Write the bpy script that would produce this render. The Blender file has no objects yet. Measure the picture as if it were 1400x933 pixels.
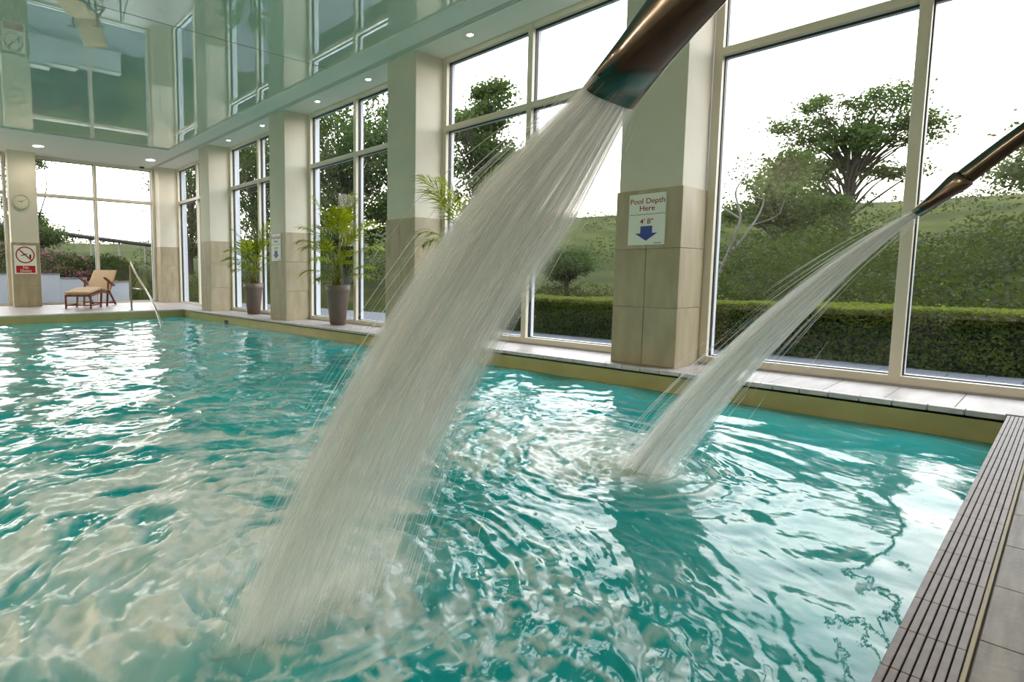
import bpy, bmesh, math, random
import numpy as np
from mathutils import Vector, Matrix, Quaternion
from mathutils.geometry import tessellate_polygon
rng = np.random.default_rng(7); random.seed(7)
scene = bpy.context.scene
C = scene.collection
# ---------------------------------------------------------------- camera
cam_d = bpy.data.cameras.new('camera'); cam = bpy.data.objects.new('camera', cam_d); C.objects.link(cam)
YAW, PITCH = math.radians(38.057), math.radians(5.157)
cam.location = (0, 0, .75)
cam.rotation_euler = (math.pi/2 - PITCH, 0, -YAW)
cam_d.sensor_width = 36; cam_d.lens = 766.0/1400*36
cam_d.shift_x = (700-493.25)/1400; cam_d.shift_y = -(466.5-445.3)/1400
cam_d.clip_start = .02; cam_d.clip_end = 500
scene.camera = cam
# ---------------------------------------------------------------- view and world
vs = scene.view_settings
vs.view_transform = 'Standard'; vs.look = 'None'; vs.gamma = 1; vs.use_curve_mapping = False
vs.exposure = 0.6
scene.cycles.use_denoising = True
scene.cycles.transparent_max_bounces = 20
scene.cycles.max_bounces = 8; scene.cycles.diffuse_bounces = 6; scene.cycles.glossy_bounces = 4
scene.cycles.use_adaptive_sampling = True; scene.cycles.adaptive_threshold = .03
scene.cycles.caustics_reflective = False; scene.cycles.caustics_refractive = False
scene.cycles.sample_clamp_indirect = 8
world = bpy.data.worlds.new('evening_sky'); scene.world = world; world.use_nodes = True
nt = world.node_tree; nt.nodes.clear()
w_out = nt.nodes.new('ShaderNodeOutputWorld'); w_bg = nt.nodes.new('ShaderNodeBackground')
w_tc = nt.nodes.new('ShaderNodeTexCoord'); w_sep = nt.nodes.new('ShaderNodeSeparateXYZ'); w_r = nt.nodes.new('ShaderNodeValToRGB')
nt.links.new(w_tc.outputs['Generated'], w_sep.inputs[0]); nt.links.new(w_sep.outputs['Z'], w_r.inputs[0])
w_r.color_ramp.elements[0].position = 0.0; w_r.color_ramp.elements[0].color = (1.0, .86, .74, 1)
w_r.color_ramp.elements[1].position = 1.0; w_r.color_ramp.elements[1].color = (.72, .84, 1.0, 1)
e_ = w_r.color_ramp.elements.new(.35); e_.color = (.95, .95, .97, 1)
nt.links.new(w_r.outputs[0], w_bg.inputs[0]); nt.links.new(w_bg.outputs[0], w_out.inputs[0])
w_bg.inputs[1].default_value = 4.2

# ---------------------------------------------------------------- helpers
def lin(r, g, b):
    f = lambda v: (v/255/12.92) if v/255 <= .04045 else ((v/255+.055)/1.055)**2.4
    return (f(r), f(g), f(b), 1)
MATS = {}
def mat(name, col, rough=.5, metal=0, var=None, scale=(8, 8, 8), bump=0, bscale=60, spec=.5, detail=4, col3=None):
    """procedural principled material; var = second colour mixed in by a noise texture"""
    m = bpy.data.materials.new(name); m.use_nodes = True; n = m.node_tree.nodes; l = m.node_tree.links
    p = n['Principled BSDF']
    p.inputs['Base Color'].default_value = col; p.inputs['Roughness'].default_value = rough
    p.inputs['Metallic'].default_value = metal; p.inputs['Specular IOR Level'].default_value = spec
    if var is not None or bump:
        tc = n.new('ShaderNodeTexCoord'); mp = n.new('ShaderNodeMapping'); mp.inputs['Scale'].default_value = scale
        l.new(tc.outputs['Object'], mp.inputs[0])
        oi = n.new('ShaderNodeObjectInfo'); ad = n.new('ShaderNodeVectorMath'); ad.operation = 'MULTIPLY_ADD'
        ad.inputs[1].default_value = (37, 19, 53)
        cm = n.new('ShaderNodeCombineXYZ')
        for i in range(3): l.new(oi.outputs['Random'], cm.inputs[i])
        l.new(cm.outputs[0], ad.inputs[0]); l.new(mp.outputs[0], ad.inputs[2])
    if var is not None:
        nz = n.new('ShaderNodeTexNoise'); nz.inputs['Scale'].default_value = 1; nz.inputs['Detail'].default_value = detail
        l.new(ad.outputs[0], nz.inputs['Vector'])
        r = n.new('ShaderNodeValToRGB'); r.color_ramp.elements[0].position = .35; r.color_ramp.elements[1].position = .65
        r.color_ramp.elements[0].color = col; r.color_ramp.elements[1].color = var
        if col3 is not None:
            e = r.color_ramp.elements.new(.5); e.color = col3
        l.new(nz.outputs['Fac'], r.inputs[0]); l.new(r.outputs[0], p.inputs['Base Color'])
    if bump:
        n2 = n.new('ShaderNodeTexNoise'); n2.inputs['Scale'].default_value = bscale; n2.inputs['Detail'].default_value = 3
        l.new(tc.outputs['Object'], n2.inputs['Vector'])
        b = n.new('ShaderNodeBump'); b.inputs['Strength'].default_value = bump; b.inputs['Distance'].default_value = .01
        l.new(n2.outputs['Fac'], b.inputs['Height']); l.new(b.outputs[0], p.inputs['Normal'])
    MATS[name] = m; return m
def leaf_mat(name, a, b, tr, scale=1.5, ts=.45):
    m = bpy.data.materials.new(name); m.use_nodes = True; n = m.node_tree.nodes; l = m.node_tree.links
    n.clear(); out = n.new('ShaderNodeOutputMaterial'); mx = n.new('ShaderNodeMixShader'); mx.inputs[0].default_value = ts
    d = n.new('ShaderNodeBsdfPrincipled'); d.inputs['Roughness'].default_value = .6; d.inputs['Specular IOR Level'].default_value = .12
    t = n.new('ShaderNodeBsdfTranslucent')
    tc = n.new('ShaderNodeTexCoord'); nz = n.new('ShaderNodeTexNoise'); nz.inputs['Scale'].default_value = scale; nz.inputs['Detail'].default_value = 6
    nz.inputs['Roughness'].default_value = .7
    r = n.new('ShaderNodeValToRGB'); r.color_ramp.elements[0].position = .35; r.color_ramp.elements[1].position = .68
    r.color_ramp.elements[0].color = a; r.color_ramp.elements[1].color = b
    l.new(tc.outputs['Object'], nz.inputs['Vector']); l.new(nz.outputs['Fac'], r.inputs[0]); l.new(r.outputs[0], d.inputs['Base Color'])
    t.inputs[0].default_value = tr
    l.new(d.outputs[0], mx.inputs[1]); l.new(t.outputs[0], mx.inputs[2]); l.new(mx.outputs[0], out.inputs[0])
    MATS[name] = m; return m
def emit_mat(name, col, s):
    m = bpy.data.materials.new(name); m.use_nodes = True; p = m.node_tree.nodes['Principled BSDF']
    p.inputs['Emission Color'].default_value = col; p.inputs['Emission Strength'].default_value = s
    MATS[name] = m; return m

def tag(o, label=None, cat=None, group=None, kind=None):
    if label: o['label'] = label
    if cat: o['category'] = cat
    if group: o['group'] = group
    if kind: o['kind'] = kind
    return o
def empty(name, loc=(0, 0, 0), rz=0):
    o = bpy.data.objects.new(name, None); o.empty_display_size = .05; C.objects.link(o)
    o.location = loc; o.rotation_euler = (0, 0, rz); return o
def link(name, me, m=None, parent=None, loc=None, rot=None):
    o = bpy.data.objects.new(name, me); C.objects.link(o)
    if m is not None and not me.materials: me.materials.append(m)
    if parent: o.parent = parent
    if loc is not None: o.location = loc
    if rot is not None: o.rotation_euler = rot
    return o
def me_np(name, V, F, smooth=False):
    """mesh from numpy vertices and an (n,k) array of faces"""
    V = np.asarray(V, np.float32); F = np.asarray(F, np.int32); k = F.shape[1]
    me = bpy.data.meshes.new(name)
    me.vertices.add(len(V)); me.vertices.foreach_set('co', V.ravel())
    me.loops.add(F.size); me.loops.foreach_set('vertex_index', F.ravel())
    me.polygons.add(len(F)); me.polygons.foreach_set('loop_start', np.arange(0, F.size, k, dtype=np.int32))
    me.polygons.foreach_set('loop_total', np.full(len(F), k, np.int32))
    if smooth: me.polygons.foreach_set('use_smooth', np.ones(len(F), bool))
    me.update(); me.validate(); return me
def box_me(name, sx, sy, sz, bev=0, seg=1, center=(0, 0, 0)):
    bm = bmesh.new(); bmesh.ops.create_cube(bm, size=1)
    for v in bm.verts: v.co = Vector((v.co.x*sx+center[0], v.co.y*sy+center[1], v.co.z*sz+center[2]))
    if bev: bmesh.ops.bevel(bm, geom=bm.edges[:], offset=bev, segments=seg, profile=.5, affect='EDGES')
    me = bpy.data.meshes.new(name); bm.to_mesh(me); bm.free(); return me
def box(name, x0, x1, y0, y1, z0, z1, m, parent=None, bev=0, seg=1):
    """box given by world bounds; its origin is its own centre"""
    c = Vector(((x0+x1)/2, (y0+y1)/2, (z0+z1)/2))
    me = box_me(name, abs(x1-x0), abs(y1-y0), abs(z1-z0), bev, seg)
    if parent: c = c - parent.location
    return link(name, me, m, parent, c)
def tube(P, R, sides=10, caps=True):
    """swept tube through points P with radii R; returns V, F (tris and quads as list)"""
    P = np.asarray(P, float); n = len(P); R = np.full(n, R, float) if np.isscalar(R) else np.asarray(R, float)
    T = np.gradient(P, axis=0); T /= np.linalg.norm(T, axis=1)[:, None]+1e-12
    up = np.array([0, 0, 1.]) if abs(T[0][2]) < .9 else np.array([1., 0, 0])
    V = []; 
    for i in range(n):
        a = np.cross(T[i], up); a /= np.linalg.norm(a)+1e-12; b = np.cross(a, T[i]); up = b
        for k in range(sides):
            t = 2*math.pi*k/sides; V.append(P[i]+R[i]*(math.cos(t)*a+math.sin(t)*b))
    F = []
    for i in range(n-1):
        for k in range(sides):
            k2 = (k+1) % sides; F.append((i*sides+k, i*sides+k2, (i+1)*sides+k2, (i+1)*sides+k))
    if caps: F.append(tuple(range(sides))[::-1]); F.append(tuple((n-1)*sides+k for k in range(sides)))
    return V, F
def tube_obj(name, P, R, m, parent=None, sides=10, caps=True):
    V, F = tube(P, R, sides, caps); me = bpy.data.meshes.new(name); me.from_pydata([tuple(v) for v in V], [], F)
    me.polygons.foreach_set('use_smooth', np.array([len(f) == 4 for f in F])); me.update()
    return link(name, me, m, parent)
def lathe(name, prof, m, parent=None, n=32, loc=None):
    V = []; F = []
    for r, z in prof:
        for k in range(n): t = 2*math.pi*k/n; V.append((r*math.cos(t), r*math.sin(t), z))
    for i in range(len(prof)-1):
        for k in range(n): k2 = (k+1) % n; F.append((i*n+k, i*n+k2, (i+1)*n+k2, (i+1)*n+k))
    me = bpy.data.meshes.new(name); me.from_pydata(V, [], F); me.polygons.foreach_set('use_smooth', np.ones(len(F), bool)); me.update()
    return link(name, me, m, parent, loc)
def prism(name, pts, d0, d1, m, parent, M):
    """flat outline pts (u,v) extruded from depth d0 to d1; M maps (u,v,d) to the parent's space"""
    n = len(pts); V = [M @ Vector((u, v, d0)) for u, v in pts]+[M @ Vector((u, v, d1)) for u, v in pts]
    F = [tuple(range(n))[::-1], tuple(range(n, 2*n))]+[(i, (i+1) % n, n+(i+1) % n, n+i) for i in range(n)]
    bm = bmesh.new(); bv = [bm.verts.new(v) for v in V]
    T_ = tessellate_polygon([[Vector((u, v, 0)) for u, v in pts]])
    F = F[2:]+[tuple(t) for t in T_]+[tuple(i+n for i in t[::-1]) for t in T_]
    for f in F: bm.faces.new([bv[i] for i in f])
    bmesh.ops.recalc_face_normals(bm, faces=bm.faces[:])
    me = bpy.data.meshes.new(name); bm.to_mesh(me); bm.free(); return link(name, me, m, parent)
def text(name, s, size, m, parent, M, bold=.0):
    cu = bpy.data.curves.new(name, 'FONT'); cu.body = s; cu.size = size; cu.align_x = 'CENTER'; cu.align_y = 'CENTER'; cu.extrude = .0006; cu.offset = bold
    t = bpy.data.objects.new(name, cu); C.objects.link(t)
    dg = bpy.context.evaluated_depsgraph_get(); me = bpy.data.meshes.new_from_object(t.evaluated_get(dg))
    bpy.data.objects.remove(t); me.transform(M); return link(name, me, m, parent)
# value noise for terrain and water
TAB = rng.random((256, 256))
def vnoise(x, y):
    xi = np.floor(x).astype(int); yi = np.floor(y).astype(int); fx = x-xi; fy = y-yi
    fx = fx**3*(fx*(fx*6-15)+10); fy = fy**3*(fy*(fy*6-15)+10)
    a = TAB[xi & 255, yi & 255]; b = TAB[(xi+1) & 255, yi & 255]; c = TAB[xi & 255, (yi+1) & 255]; d = TAB[(xi+1) & 255, (yi+1) & 255]
    return (a*(1-fx)+b*fx)*(1-fy)+(c*(1-fx)+d*fx)*fy
def fbm(x, y, o=4, g=.5):
    s = 0; a = 1; t = 0
    for i in range(o):
        s = s+a*vnoise(x*2**i+17.3*i, y*2**i+9.1*i); t += a; a *= g
    return s/t
def sstep(a, b, x):
    t = np.clip((x-a)/(b-a), 0, 1); return t*t*(3-2*t)
def polar(deg, r): a = math.radians(deg); return (r*math.sin(a), r*math.cos(a))

# ---------------------------------------------------------------- materials
M_paint = mat('cream_paint', lin(224, 217, 202), .6, var=lin(219, 211, 195), scale=(3, 3, 3), bump=.03, bscale=120)
M_ceil = mat('ceiling_paint', lin(244, 240, 230), .65, bump=.02, bscale=150)
M_tile = mat('stone_tile', lin(176, 163, 136), .38, var=lin(158, 146, 118), scale=(9, 9, 2.5), bump=.04, bscale=90, detail=8)
M_grout = mat('grout', lin(196, 186, 164), .8)
M_deck = mat('deck_tile', lin(176, 165, 160), .42, var=lin(156, 145, 141), scale=(3, 14, 8), bump=.06, bscale=70, detail=8)
M_near = mat('wood_grain_tile', lin(142, 130, 116), .55, var=lin(98, 88, 78), scale=(4, 38, 8), bump=.12, bscale=60, detail=9)
M_dgrout = mat('deck_grout', lin(120, 112, 98), .8)
M_cop = mat('coping_stone', lin(206, 196, 198), .45, var=lin(190, 180, 182), scale=(20, 20, 20), bump=.05, bscale=100)
M_grate = mat('grate_bar', lin(130, 114, 110), .5, var=lin(112, 97, 94), scale=(25, 25, 25), bump=.05, bscale=200)
M_black = mat('black_rubber', lin(18, 20, 22), .5)
M_gut = mat('gutter_dark', lin(70, 36, 40), .7)
M_band = mat('pool_wall_tile', lin(176, 164, 108), .35, var=lin(168, 156, 100), scale=(5, 5, 5))
M_frame = mat('window_frame_paint', lin(222, 214, 196), .35, spec=.5)
M_oframe = mat('outer_frame_white', lin(206, 210, 218), .4)
M_render = mat('outer_render_white', lin(196, 200, 208), .7, bump=.05, bscale=200)
M_pot = mat('taupe_pot', lin(122, 106, 96), .5, var=lin(116, 100, 91), scale=(6, 6, 6))
M_soil = mat('soil', lin(50, 38, 28), .9, bump=.5, bscale=60)
M_steel = mat('stainless_steel', lin(196, 190, 182), .18, 1, var=lin(180, 172, 164), scale=(40, 40, 4))
M_nozzle = mat('bronzed_steel', lin(112, 102, 92), .2, 1, var=lin(92, 84, 75), scale=(30, 30, 4))
M_teak = mat('teak', lin(134, 72, 40), .45, var=lin(104, 52, 28), scale=(60, 6, 60), detail=6)
M_cush = mat('tan_cushion', lin(196, 166, 132), .85, var=lin(186, 156, 122), scale=(30, 30, 30), bump=.15, bscale=250)
M_sign = mat('sign_white', lin(236, 236, 226), .35)
M_red = mat('sign_red', lin(178, 20, 34), .4)
M_maroon = mat('sign_maroon', lin(140, 16, 26), .5)
M_blue = mat('sign_blue', lin(22, 60, 150), .4)
M_ink = mat('sign_black', lin(24, 24, 26), .5)
M_clock = mat('clock_face', lin(232, 224, 200), .4)
M_rim = mat('clock_rim', lin(206, 200, 186), .3)
M_grey = mat('grey_plastic', lin(120, 116, 108), .5)
M_pave = mat('grey_paving', lin(92, 92, 98), .75, var=lin(82, 82, 87), scale=(4, 4, 4), bump=.1, bscale=60)
M_asph = mat('ground_asphalt', lin(88, 88, 95), .85, var=lin(78, 78, 84), scale=(3, 3, 3))
M_grass = mat('hill_grass', lin(34, 40, 13), .9, var=lin(56, 58, 20), scale=(.5, .5, .5), col3=lin(42, 48, 15), detail=8, spec=.03)
M_bark = mat('bark', lin(40, 34, 28), .9, var=lin(28, 24, 20), scale=(8, 8, 2), bump=.3, bscale=20)
M_pale = mat('pale_bark', lin(92, 88, 82), .8, var=lin(70, 66, 60), scale=(8, 8, 2))
M_rail = mat('weathered_wood', lin(48, 46, 44), .8, var=lin(38, 36, 34), scale=(10, 2, 10))
L_oak = leaf_mat('oak_leaf', lin(34, 46, 21), lin(58, 72, 35), lin(72, 92, 35), 1.2)
L_dark = leaf_mat('dark_leaf', lin(36, 48, 27), lin(60, 72, 42), lin(74, 94, 38), 1.2)
L_hedge = leaf_mat('hedge_leaf', lin(52, 66, 26), lin(98, 102, 42), lin(110, 122, 38), 6)
L_under = leaf_mat('undergrowth_leaf', lin(15, 22, 9), lin(60, 68, 25), lin(58, 72, 22), .5)
L_palm = leaf_mat('palm_leaf', lin(44, 72, 10), lin(122, 136, 16), lin(164, 174, 16), 5, .45)
L_spike = leaf_mat('spiky_leaf', lin(34, 36, 26), lin(52, 50, 36), lin(56, 56, 30), 6)
M_stem = mat('palm_stem', lin(104, 116, 44), .5, var=lin(126, 118, 60), scale=(20, 20, 6))
L_pink = leaf_mat('pink_petal', lin(140, 66, 98), lin(150, 92, 116), lin(156, 80, 102), 6)
# glass: thin clear pane with fresnel reflection and dried water spots
def glass_mat():
    m = bpy.data.materials.new('window_glass'); m.use_nodes = True; n = m.node_tree.nodes; l = m.node_tree.links; n.clear()
    out = n.new('ShaderNodeOutputMaterial'); mx = n.new('ShaderNodeMixShader'); t = n.new('ShaderNodeBsdfTransparent'); g = n.new('ShaderNodeBsdfGlossy')
    t.inputs[0].default_value = (.95, .965, .955, 1); g.inputs['Roughness'].default_value = .0
    fr = n.new('ShaderNodeLayerWeight'); fr.inputs[0].default_value = .5      # facing = 1 - cos, the same on both faces of the pane
    pw_ = n.new('ShaderNodeMath'); pw_.operation = 'POWER'; pw_.inputs[1].default_value = 5; l.new(fr.outputs['Facing'], pw_.inputs[0])
    ma = n.new('ShaderNodeMath'); ma.operation = 'MULTIPLY_ADD'; ma.inputs[1].default_value = .14; ma.inputs[2].default_value = .028; l.new(pw_.outputs[0], ma.inputs[0])
    l.new(ma.outputs[0], mx.inputs[0]); l.new(t.outputs[0], mx.inputs[1]); l.new(g.outputs[0], mx.inputs[2])
    tc = n.new('ShaderNodeTexCoord'); vo = n.new('ShaderNodeTexVoronoi'); vo.inputs['Scale'].default_value = 62
    nz = n.new('ShaderNodeTexNoise'); nz.inputs['Scale'].default_value = 3
    l.new(tc.outputs['Object'], vo.inputs['Vector']); l.new(tc.outputs['Object'], nz.inputs['Vector'])
    r1 = n.new('ShaderNodeValToRGB'); r1.color_ramp.elements[0].position = .10; r1.color_ramp.elements[0].color = (1, 1, 1, 1); r1.color_ramp.elements[1].position = .2; r1.color_ramp.elements[1].color = (0, 0, 0, 1)
    r2 = n.new('ShaderNodeValToRGB'); r2.color_ramp.elements[0].position = .42; r2.color_ramp.elements[1].position = .62
    l.new(vo.outputs['Distance'], r1.inputs[0]); l.new(nz.outputs['Fac'], r2.inputs[0])
    mu = n.new('ShaderNodeMath'); mu.operation = 'MULTIPLY'; l.new(r1.outputs[0], mu.inputs[0]); l.new(r2.outputs[0], mu.inputs[1])
    m2 = n.new('ShaderNodeMath'); m2.operation = 'MULTIPLY'; l.new(mu.outputs[0], m2.inputs[0]); m2.inputs[1].default_value = .05
    d = n.new('ShaderNodeBsdfDiffuse'); d.inputs[0].default_value = (.7, .7, .7, 1)
    tl = n.new('ShaderNodeBsdfTranslucent'); tl.inputs[0].default_value = (.6, .6, .6, 1); dm = n.new('ShaderNodeMixShader'); l.new(d.outputs[0], dm.inputs[1]); l.new(tl.outputs[0], dm.inputs[2])
    mm = n.new('ShaderNodeMixShader'); l.new(m2.outputs[0], mm.inputs[0]); l.new(mx.outputs[0], mm.inputs[1]); l.new(dm.outputs[0], mm.inputs[2])
    l.new(mm.outputs[0], out.inputs[0]); return m
M_glass = glass_mat()
def gloss_ceiling():
    m = bpy.data.materials.new('glossy_stretch_ceiling'); m.use_nodes = True; n = m.node_tree.nodes; l = m.node_tree.links; n.clear()
    out = n.new('ShaderNodeOutputMaterial'); mx = n.new('ShaderNodeMixShader'); d = n.new('ShaderNodeBsdfDiffuse'); g = n.new('ShaderNodeBsdfGlossy')
    d.inputs[0].default_value = lin(226, 230, 220); g.inputs[0].default_value = (.86, .93, .88, 1); g.inputs['Roughness'].default_value = .012
    fr = n.new('ShaderNodeLayerWeight'); fr.inputs[0].default_value = .42
    mr = n.new('ShaderNodeMapRange'); mr.inputs[3].default_value = .3; mr.inputs[4].default_value = .85
    l.new(fr.outputs['Fresnel'], mr.inputs[0]); l.new(mr.outputs[0], mx.inputs[0]); l.new(d.outputs[0], mx.inputs[1]); l.new(g.outputs[0], mx.inputs[2]); l.new(mx.outputs[0], out.inputs[0]); return m
M_gloss = gloss_ceiling()

# ---------------------------------------------------------------- room layout (metres; x across to the windows, y along the pool)
XP, XC, XW, XO = 4.554, 4.718, 5.19, 5.42      # pool edge, column front, window plane, outer face
YN, YF, YFC, YFW = .185, 12.13, 14.08, 14.44   # near pool edge, far pool edge, far column front, far window plane
ZC, ZW, ZWAT = 3.384, 1.448, -.166
XL, YB = -4.2, -2.6                            # left wall, wall behind the camera
COLS = [(-1.08, -.555), (1.95, 2.478), (4.973, 5.51), (8.02, 8.552), (11.052, 11.563), (14.08, 14.62)]
def deck_z(y): return .032*max(0, y-12.15)

# floor: slabs under the tiles
fl = tag(empty('floor', (XP, 6, 0)), 'pale stone tiled deck around the pool', kind='structure')
box('slab', XP+.02, XO, YB, YFW+.2, -.3, -.012, M_dgrout, fl)
box('slab', XL, XP+.02, YF+.02, YFW+.2, -.3, -.012, M_dgrout, fl)
box('slab', XL, XP+.02, YB, .09, -.3, -.012, M_dgrout, fl)
box('slab', XL, XL+.9, .09, YF+.02, -.3, -.004, M_deck, fl)
# long deck along the windows
T1 = box_me('tile', .60, .2965, .014, .0012)
y = YN-.1; i = 0
y = .085
while y < 12.1:
    link('tile', T1, M_deck, fl, (XP+.032+.302-fl.location.x, y+.15-fl.location.y, -.007), (0, 0, 0)); y += .3
# far deck: slopes up a little to the windows
T2 = box_me('tile', .5965, .2965, .03, .0012)
sl = math.atan(.032)
for j in range(8):
    yy = 12.16+.3*(j+.5)
    for k in range(11):
        xx = -1.3+.6*(k+.5)
        if xx-.3 < XP+.63 and yy < 14.6:
            link('tile', T2, M_deck, fl, (xx-fl.location.x, yy-fl.location.y, -.015+deck_z(yy)), (sl, 0, 0))
# near deck: wood-grain tiles behind the overflow grate
T3 = box_me('tile', .327, .327, .014, .0015)
for k in range(-1, 12):
    for j in range(4):
        xx = 1.68+.33*(k-3)+.165; yy = .075-.33*(j+.5)
        if xx < XO: link('tile', T3, M_near, fl, (xx-fl.location.x, yy-fl.location.y, -.007))
# coping stones
def coping(name, n, along, me, pos, parent):
    for i in range(n): link(name, me, M_cop, parent, pos(i))
pw = tag(empty('wall_pool', (XP, 6, -.1)), 'beige tiled inner walls of the pool with stone coping', kind='structure')
NB = box_me('coping_stone', .048, .147, .034, .006, 2)
for i in range(80):
    link('coping_stone', NB, M_cop, pw, (XP+.018-pw.location.x, .19+.15*(i+.5)-6, .1-.0155))
NB2 = box_me('coping_stone', .297, .048, .034, .006, 2)
for i in range(20):
    link('coping_stone', NB2, M_cop, pw, (XP-.006-.3*(i+.5)-pw.location.x, YF+.018-6, .1-.0155))
box('band', XP, XP+.1, YN-.1, YF+.05, -1.5, -.034, M_band, pw)
box('band', XL+.9, XP, YF, YF+.1, -1.5, -.034, M_band, pw)
box('band', XL+.9, XP, YN-.1, YN-.008, -1.5, -.05, M_band, pw)
box('band', XL+.8, XL+.9, YN-.1, YF+.05, -1.5, -.004, M_band, pw)
box('shadow_strip', XP+.0, XP+.03, YN, YF, -.045, -.033, M_black, pw)  # black strip standing in for the shadow line beneath the coping
tag(box('floor_pool', XL+.8, XP+.1, YN-.1, YF+.1, -1.6, -1.5, M_band), 'beige floor of the pool under the water', kind='structure')
# overflow grate along the near edge
gr = tag(empty('overflow_grate', (2.3, .136, 0)), 'ribbed grey overflow grate running along the near edge of the pool', 'grate')
box('channel', -1.0, XP-.004, .083, .187, -.06, -.022, M_gut, gr)
GB = box_me('bar', .1815, .0122, .02, .0015, 2)
for i in range(26):
    for j in range(7):
        link('bar', GB, M_grate, gr, (XP-.01-.1835*(i+.5)-2.3, .0925+.01435*j-.136, -.010))
box('channel_edge', -1.0, XP-.004, .0775, .0845, -.05, -.001, M_grout, gr, .001)

# walls
wl = tag(empty('wall_left', (XL, 6, 0)), 'plain cream wall on the far side of the pool', kind='structure'); box('plaster', XL-.2, XL, YB, YFW+.3, -.3, 4.2, M_paint, wl)
wb = tag(empty('wall_near', (0, YB, 0)), 'plain cream wall behind the camera', kind='structure'); box('plaster', XL, XO, YB-.2, YB, -.3, 4.2, M_paint, wb)
wr = tag(empty('wall_right', (XW, 6, 0)), 'white outer wall head above the tall windows', kind='structure')
box('head', XW, XO, YB, YFW+.25, ZC-.005, 4.2, M_render, wr)
box('plinth', XW, XO, YB, YFW+.25, -.3, .012, M_render, wr)
wf = tag(empty('wall_far', (2, YFW, 0)), 'outer wall head above the far windows', kind='structure')
box('head', XL, XO, YFW, YFW+.23, ZC-.005, 4.2, M_render, wf)
box('plinth', XL, XO, YFW, YFW+.23, -.3, .07, M_render, wf)
box('plaster', XL, -1.3, YFW-.3, YFW+.23, -.3, 4.2, M_paint, wf)

# columns: painted shafts with a stone-tiled lower part
col_names = ['nearest', 'near', 'second', 'third', 'fourth', 'corner']
col_lab = ['cream column at the near end of the window wall', 'cream column with tan tiles carrying the large pool depth sign',
           'cream column with tan tiles behind the big water jet', 'cream column with tan tiles carrying the small distant depth sign',
           'cream column with tan tiles at the far corner of the pool', 'cream column in the far corner between the two window walls']
def column(x0, x1, y0, y1, lab, zb=0, front='x'):
    c = tag(empty('column', ((x0+x1)/2, (y0+y1)/2, 0)), lab, kind='structure')
    g = .012
    box('shaft', x0+g, x1+.0, y0+g, y1-g, ZW-.01, ZC+.01, M_paint, c, .004, 2)
    box('core', x0+g, x1, y0+g, y1-g, -.02, ZW-.004, M_grout, c)
    hz = (ZW-zb)/3; J = .0035
    for r in range(3):
        a, b = zb+r*hz+J/2, zb+(r+1)*hz-J/2
        if front == 'x':
            ym = (y0+y1)/2
            box('tile', x0, x0+g+.001, y0, ym-J/2, a, b, M_tile, c, .0012); box('tile', x0, x0+g+.001, ym+J/2, y1, a, b, M_tile, c, .0012)
            box('tile', x0+g+.002, x1, y0, y0+g+.001, a, b, M_tile, c, .0012); box('tile', x0+g+.002, x1, y1-g-.001, y1, a, b, M_tile, c, .0012)
        else:
            xm = (x0+x1)/2
            box('tile', x0, xm-J/2, y0, y0+g+.001, a, b, M_tile, c, .0012); box('tile', xm+J/2, x1, y0, y0+g+.001, a, b, M_tile, c, .0012)
            box('tile', x0, x0+g+.001, y0+g+.002, y1, a, b, M_tile, c, .0012); box('tile', x1-g-.001, x1, y0+g+.002, y1, a, b, M_tile, c, .0012)
    return c
for (a, b), lab in zip(COLS, col_lab): column(XC, XW, a, b, lab, deck_z(a))
column(1.56, 2.085, YFC, YFW, 'cream column with clock and no diving sign on the far wall', .06, 'y')
# outer halves of the columns
for a, b in COLS: box('pier', XW+.001, XO, a+.03, b-.03, -.1, 4.0, M_render, wr)
box('pier', 1.60, 2.05, YFW+.001, YFW+.23, -.1, 4.0, M_render, wf)

# windows
def window(name, lab, u0, u1, um, zb, axis, w0, zt0=2.51, zt1=2.572):
    """u runs along the wall; w0 is the inner plane; depth grows outwards"""
    cx = (XW, (u0+u1)/2, 0) if axis == 'y' else ((u0+u1)/2, YFW, 0)
    W = tag(empty(name, cx), lab, kind='structure')
    def b(n, ua, ub, za, zb_, da, db, m, bev=0):
        if axis == 'y': return box(n, w0+da, w0+db, ua, ub, za, zb_, m, W, bev)
        return box(n, ua, ub, w0+da, w0+db, za, zb_, m, W, bev)
    F = .058; D0, D1, D2, D3 = -.012, .04, .066, .13; Z1 = ZC-.004
    for ua, ub in ((u0-.004, u0+F), (um-.031, um+.031), (u1-F, u1+.004)):
        b('mullion' if ua == um-.031 else 'jamb', ua, ub, zb, Z1, D0, D1, M_frame, .002)
    for ua, ub in ((u0+F, um-.031), (um+.031, u1-F)):
        b('head_rail', ua, ub, Z1-F, Z1, D0, D1, M_frame, .002)
        b('transom', ua, ub, zt0, zt1, D0, D1, M_frame, .002)
        b('sill_rail', ua, ub, zb, zb+.056, D0, D1, M_frame, .002)
        for za, zb_ in ((zb+.056, zt0), (zt1, Z1-F)):
            p = b('pane', ua-.004, ub+.004, za-.004, zb_+.004, D2+.004, D2+.014, M_glass)
            e = .007
            # rubber gasket and white outer sash around each pane
            for q in ((ua-.01, ua+e, za-.01, zb_+.01), (ub-e, ub+.01, za-.01, zb_+.01), (ua+e, ub-e, za-.01, za+e), (ua+e, ub-e, zb_-e, zb_+.01)):
                b('gasket', q[0], q[1], q[2], q[3], D1, D2, M_black)
            for q in ((ua-.034, ua+.004, za-.03, zb_+.03), (ub-.004, ub+.034, za-.03, zb_+.03), (ua+.004, ub-.004, za-.03, za+.004), (ua+.004, ub-.004, zb_-.004, zb_+.03)):
                b('outer_sash', q[0], q[1], q[2], q[3], D2+.016, D3, M_oframe)
    return W
bays = [(COLS[i][1], COLS[i+1][0]) for i in range(5)]
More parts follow.
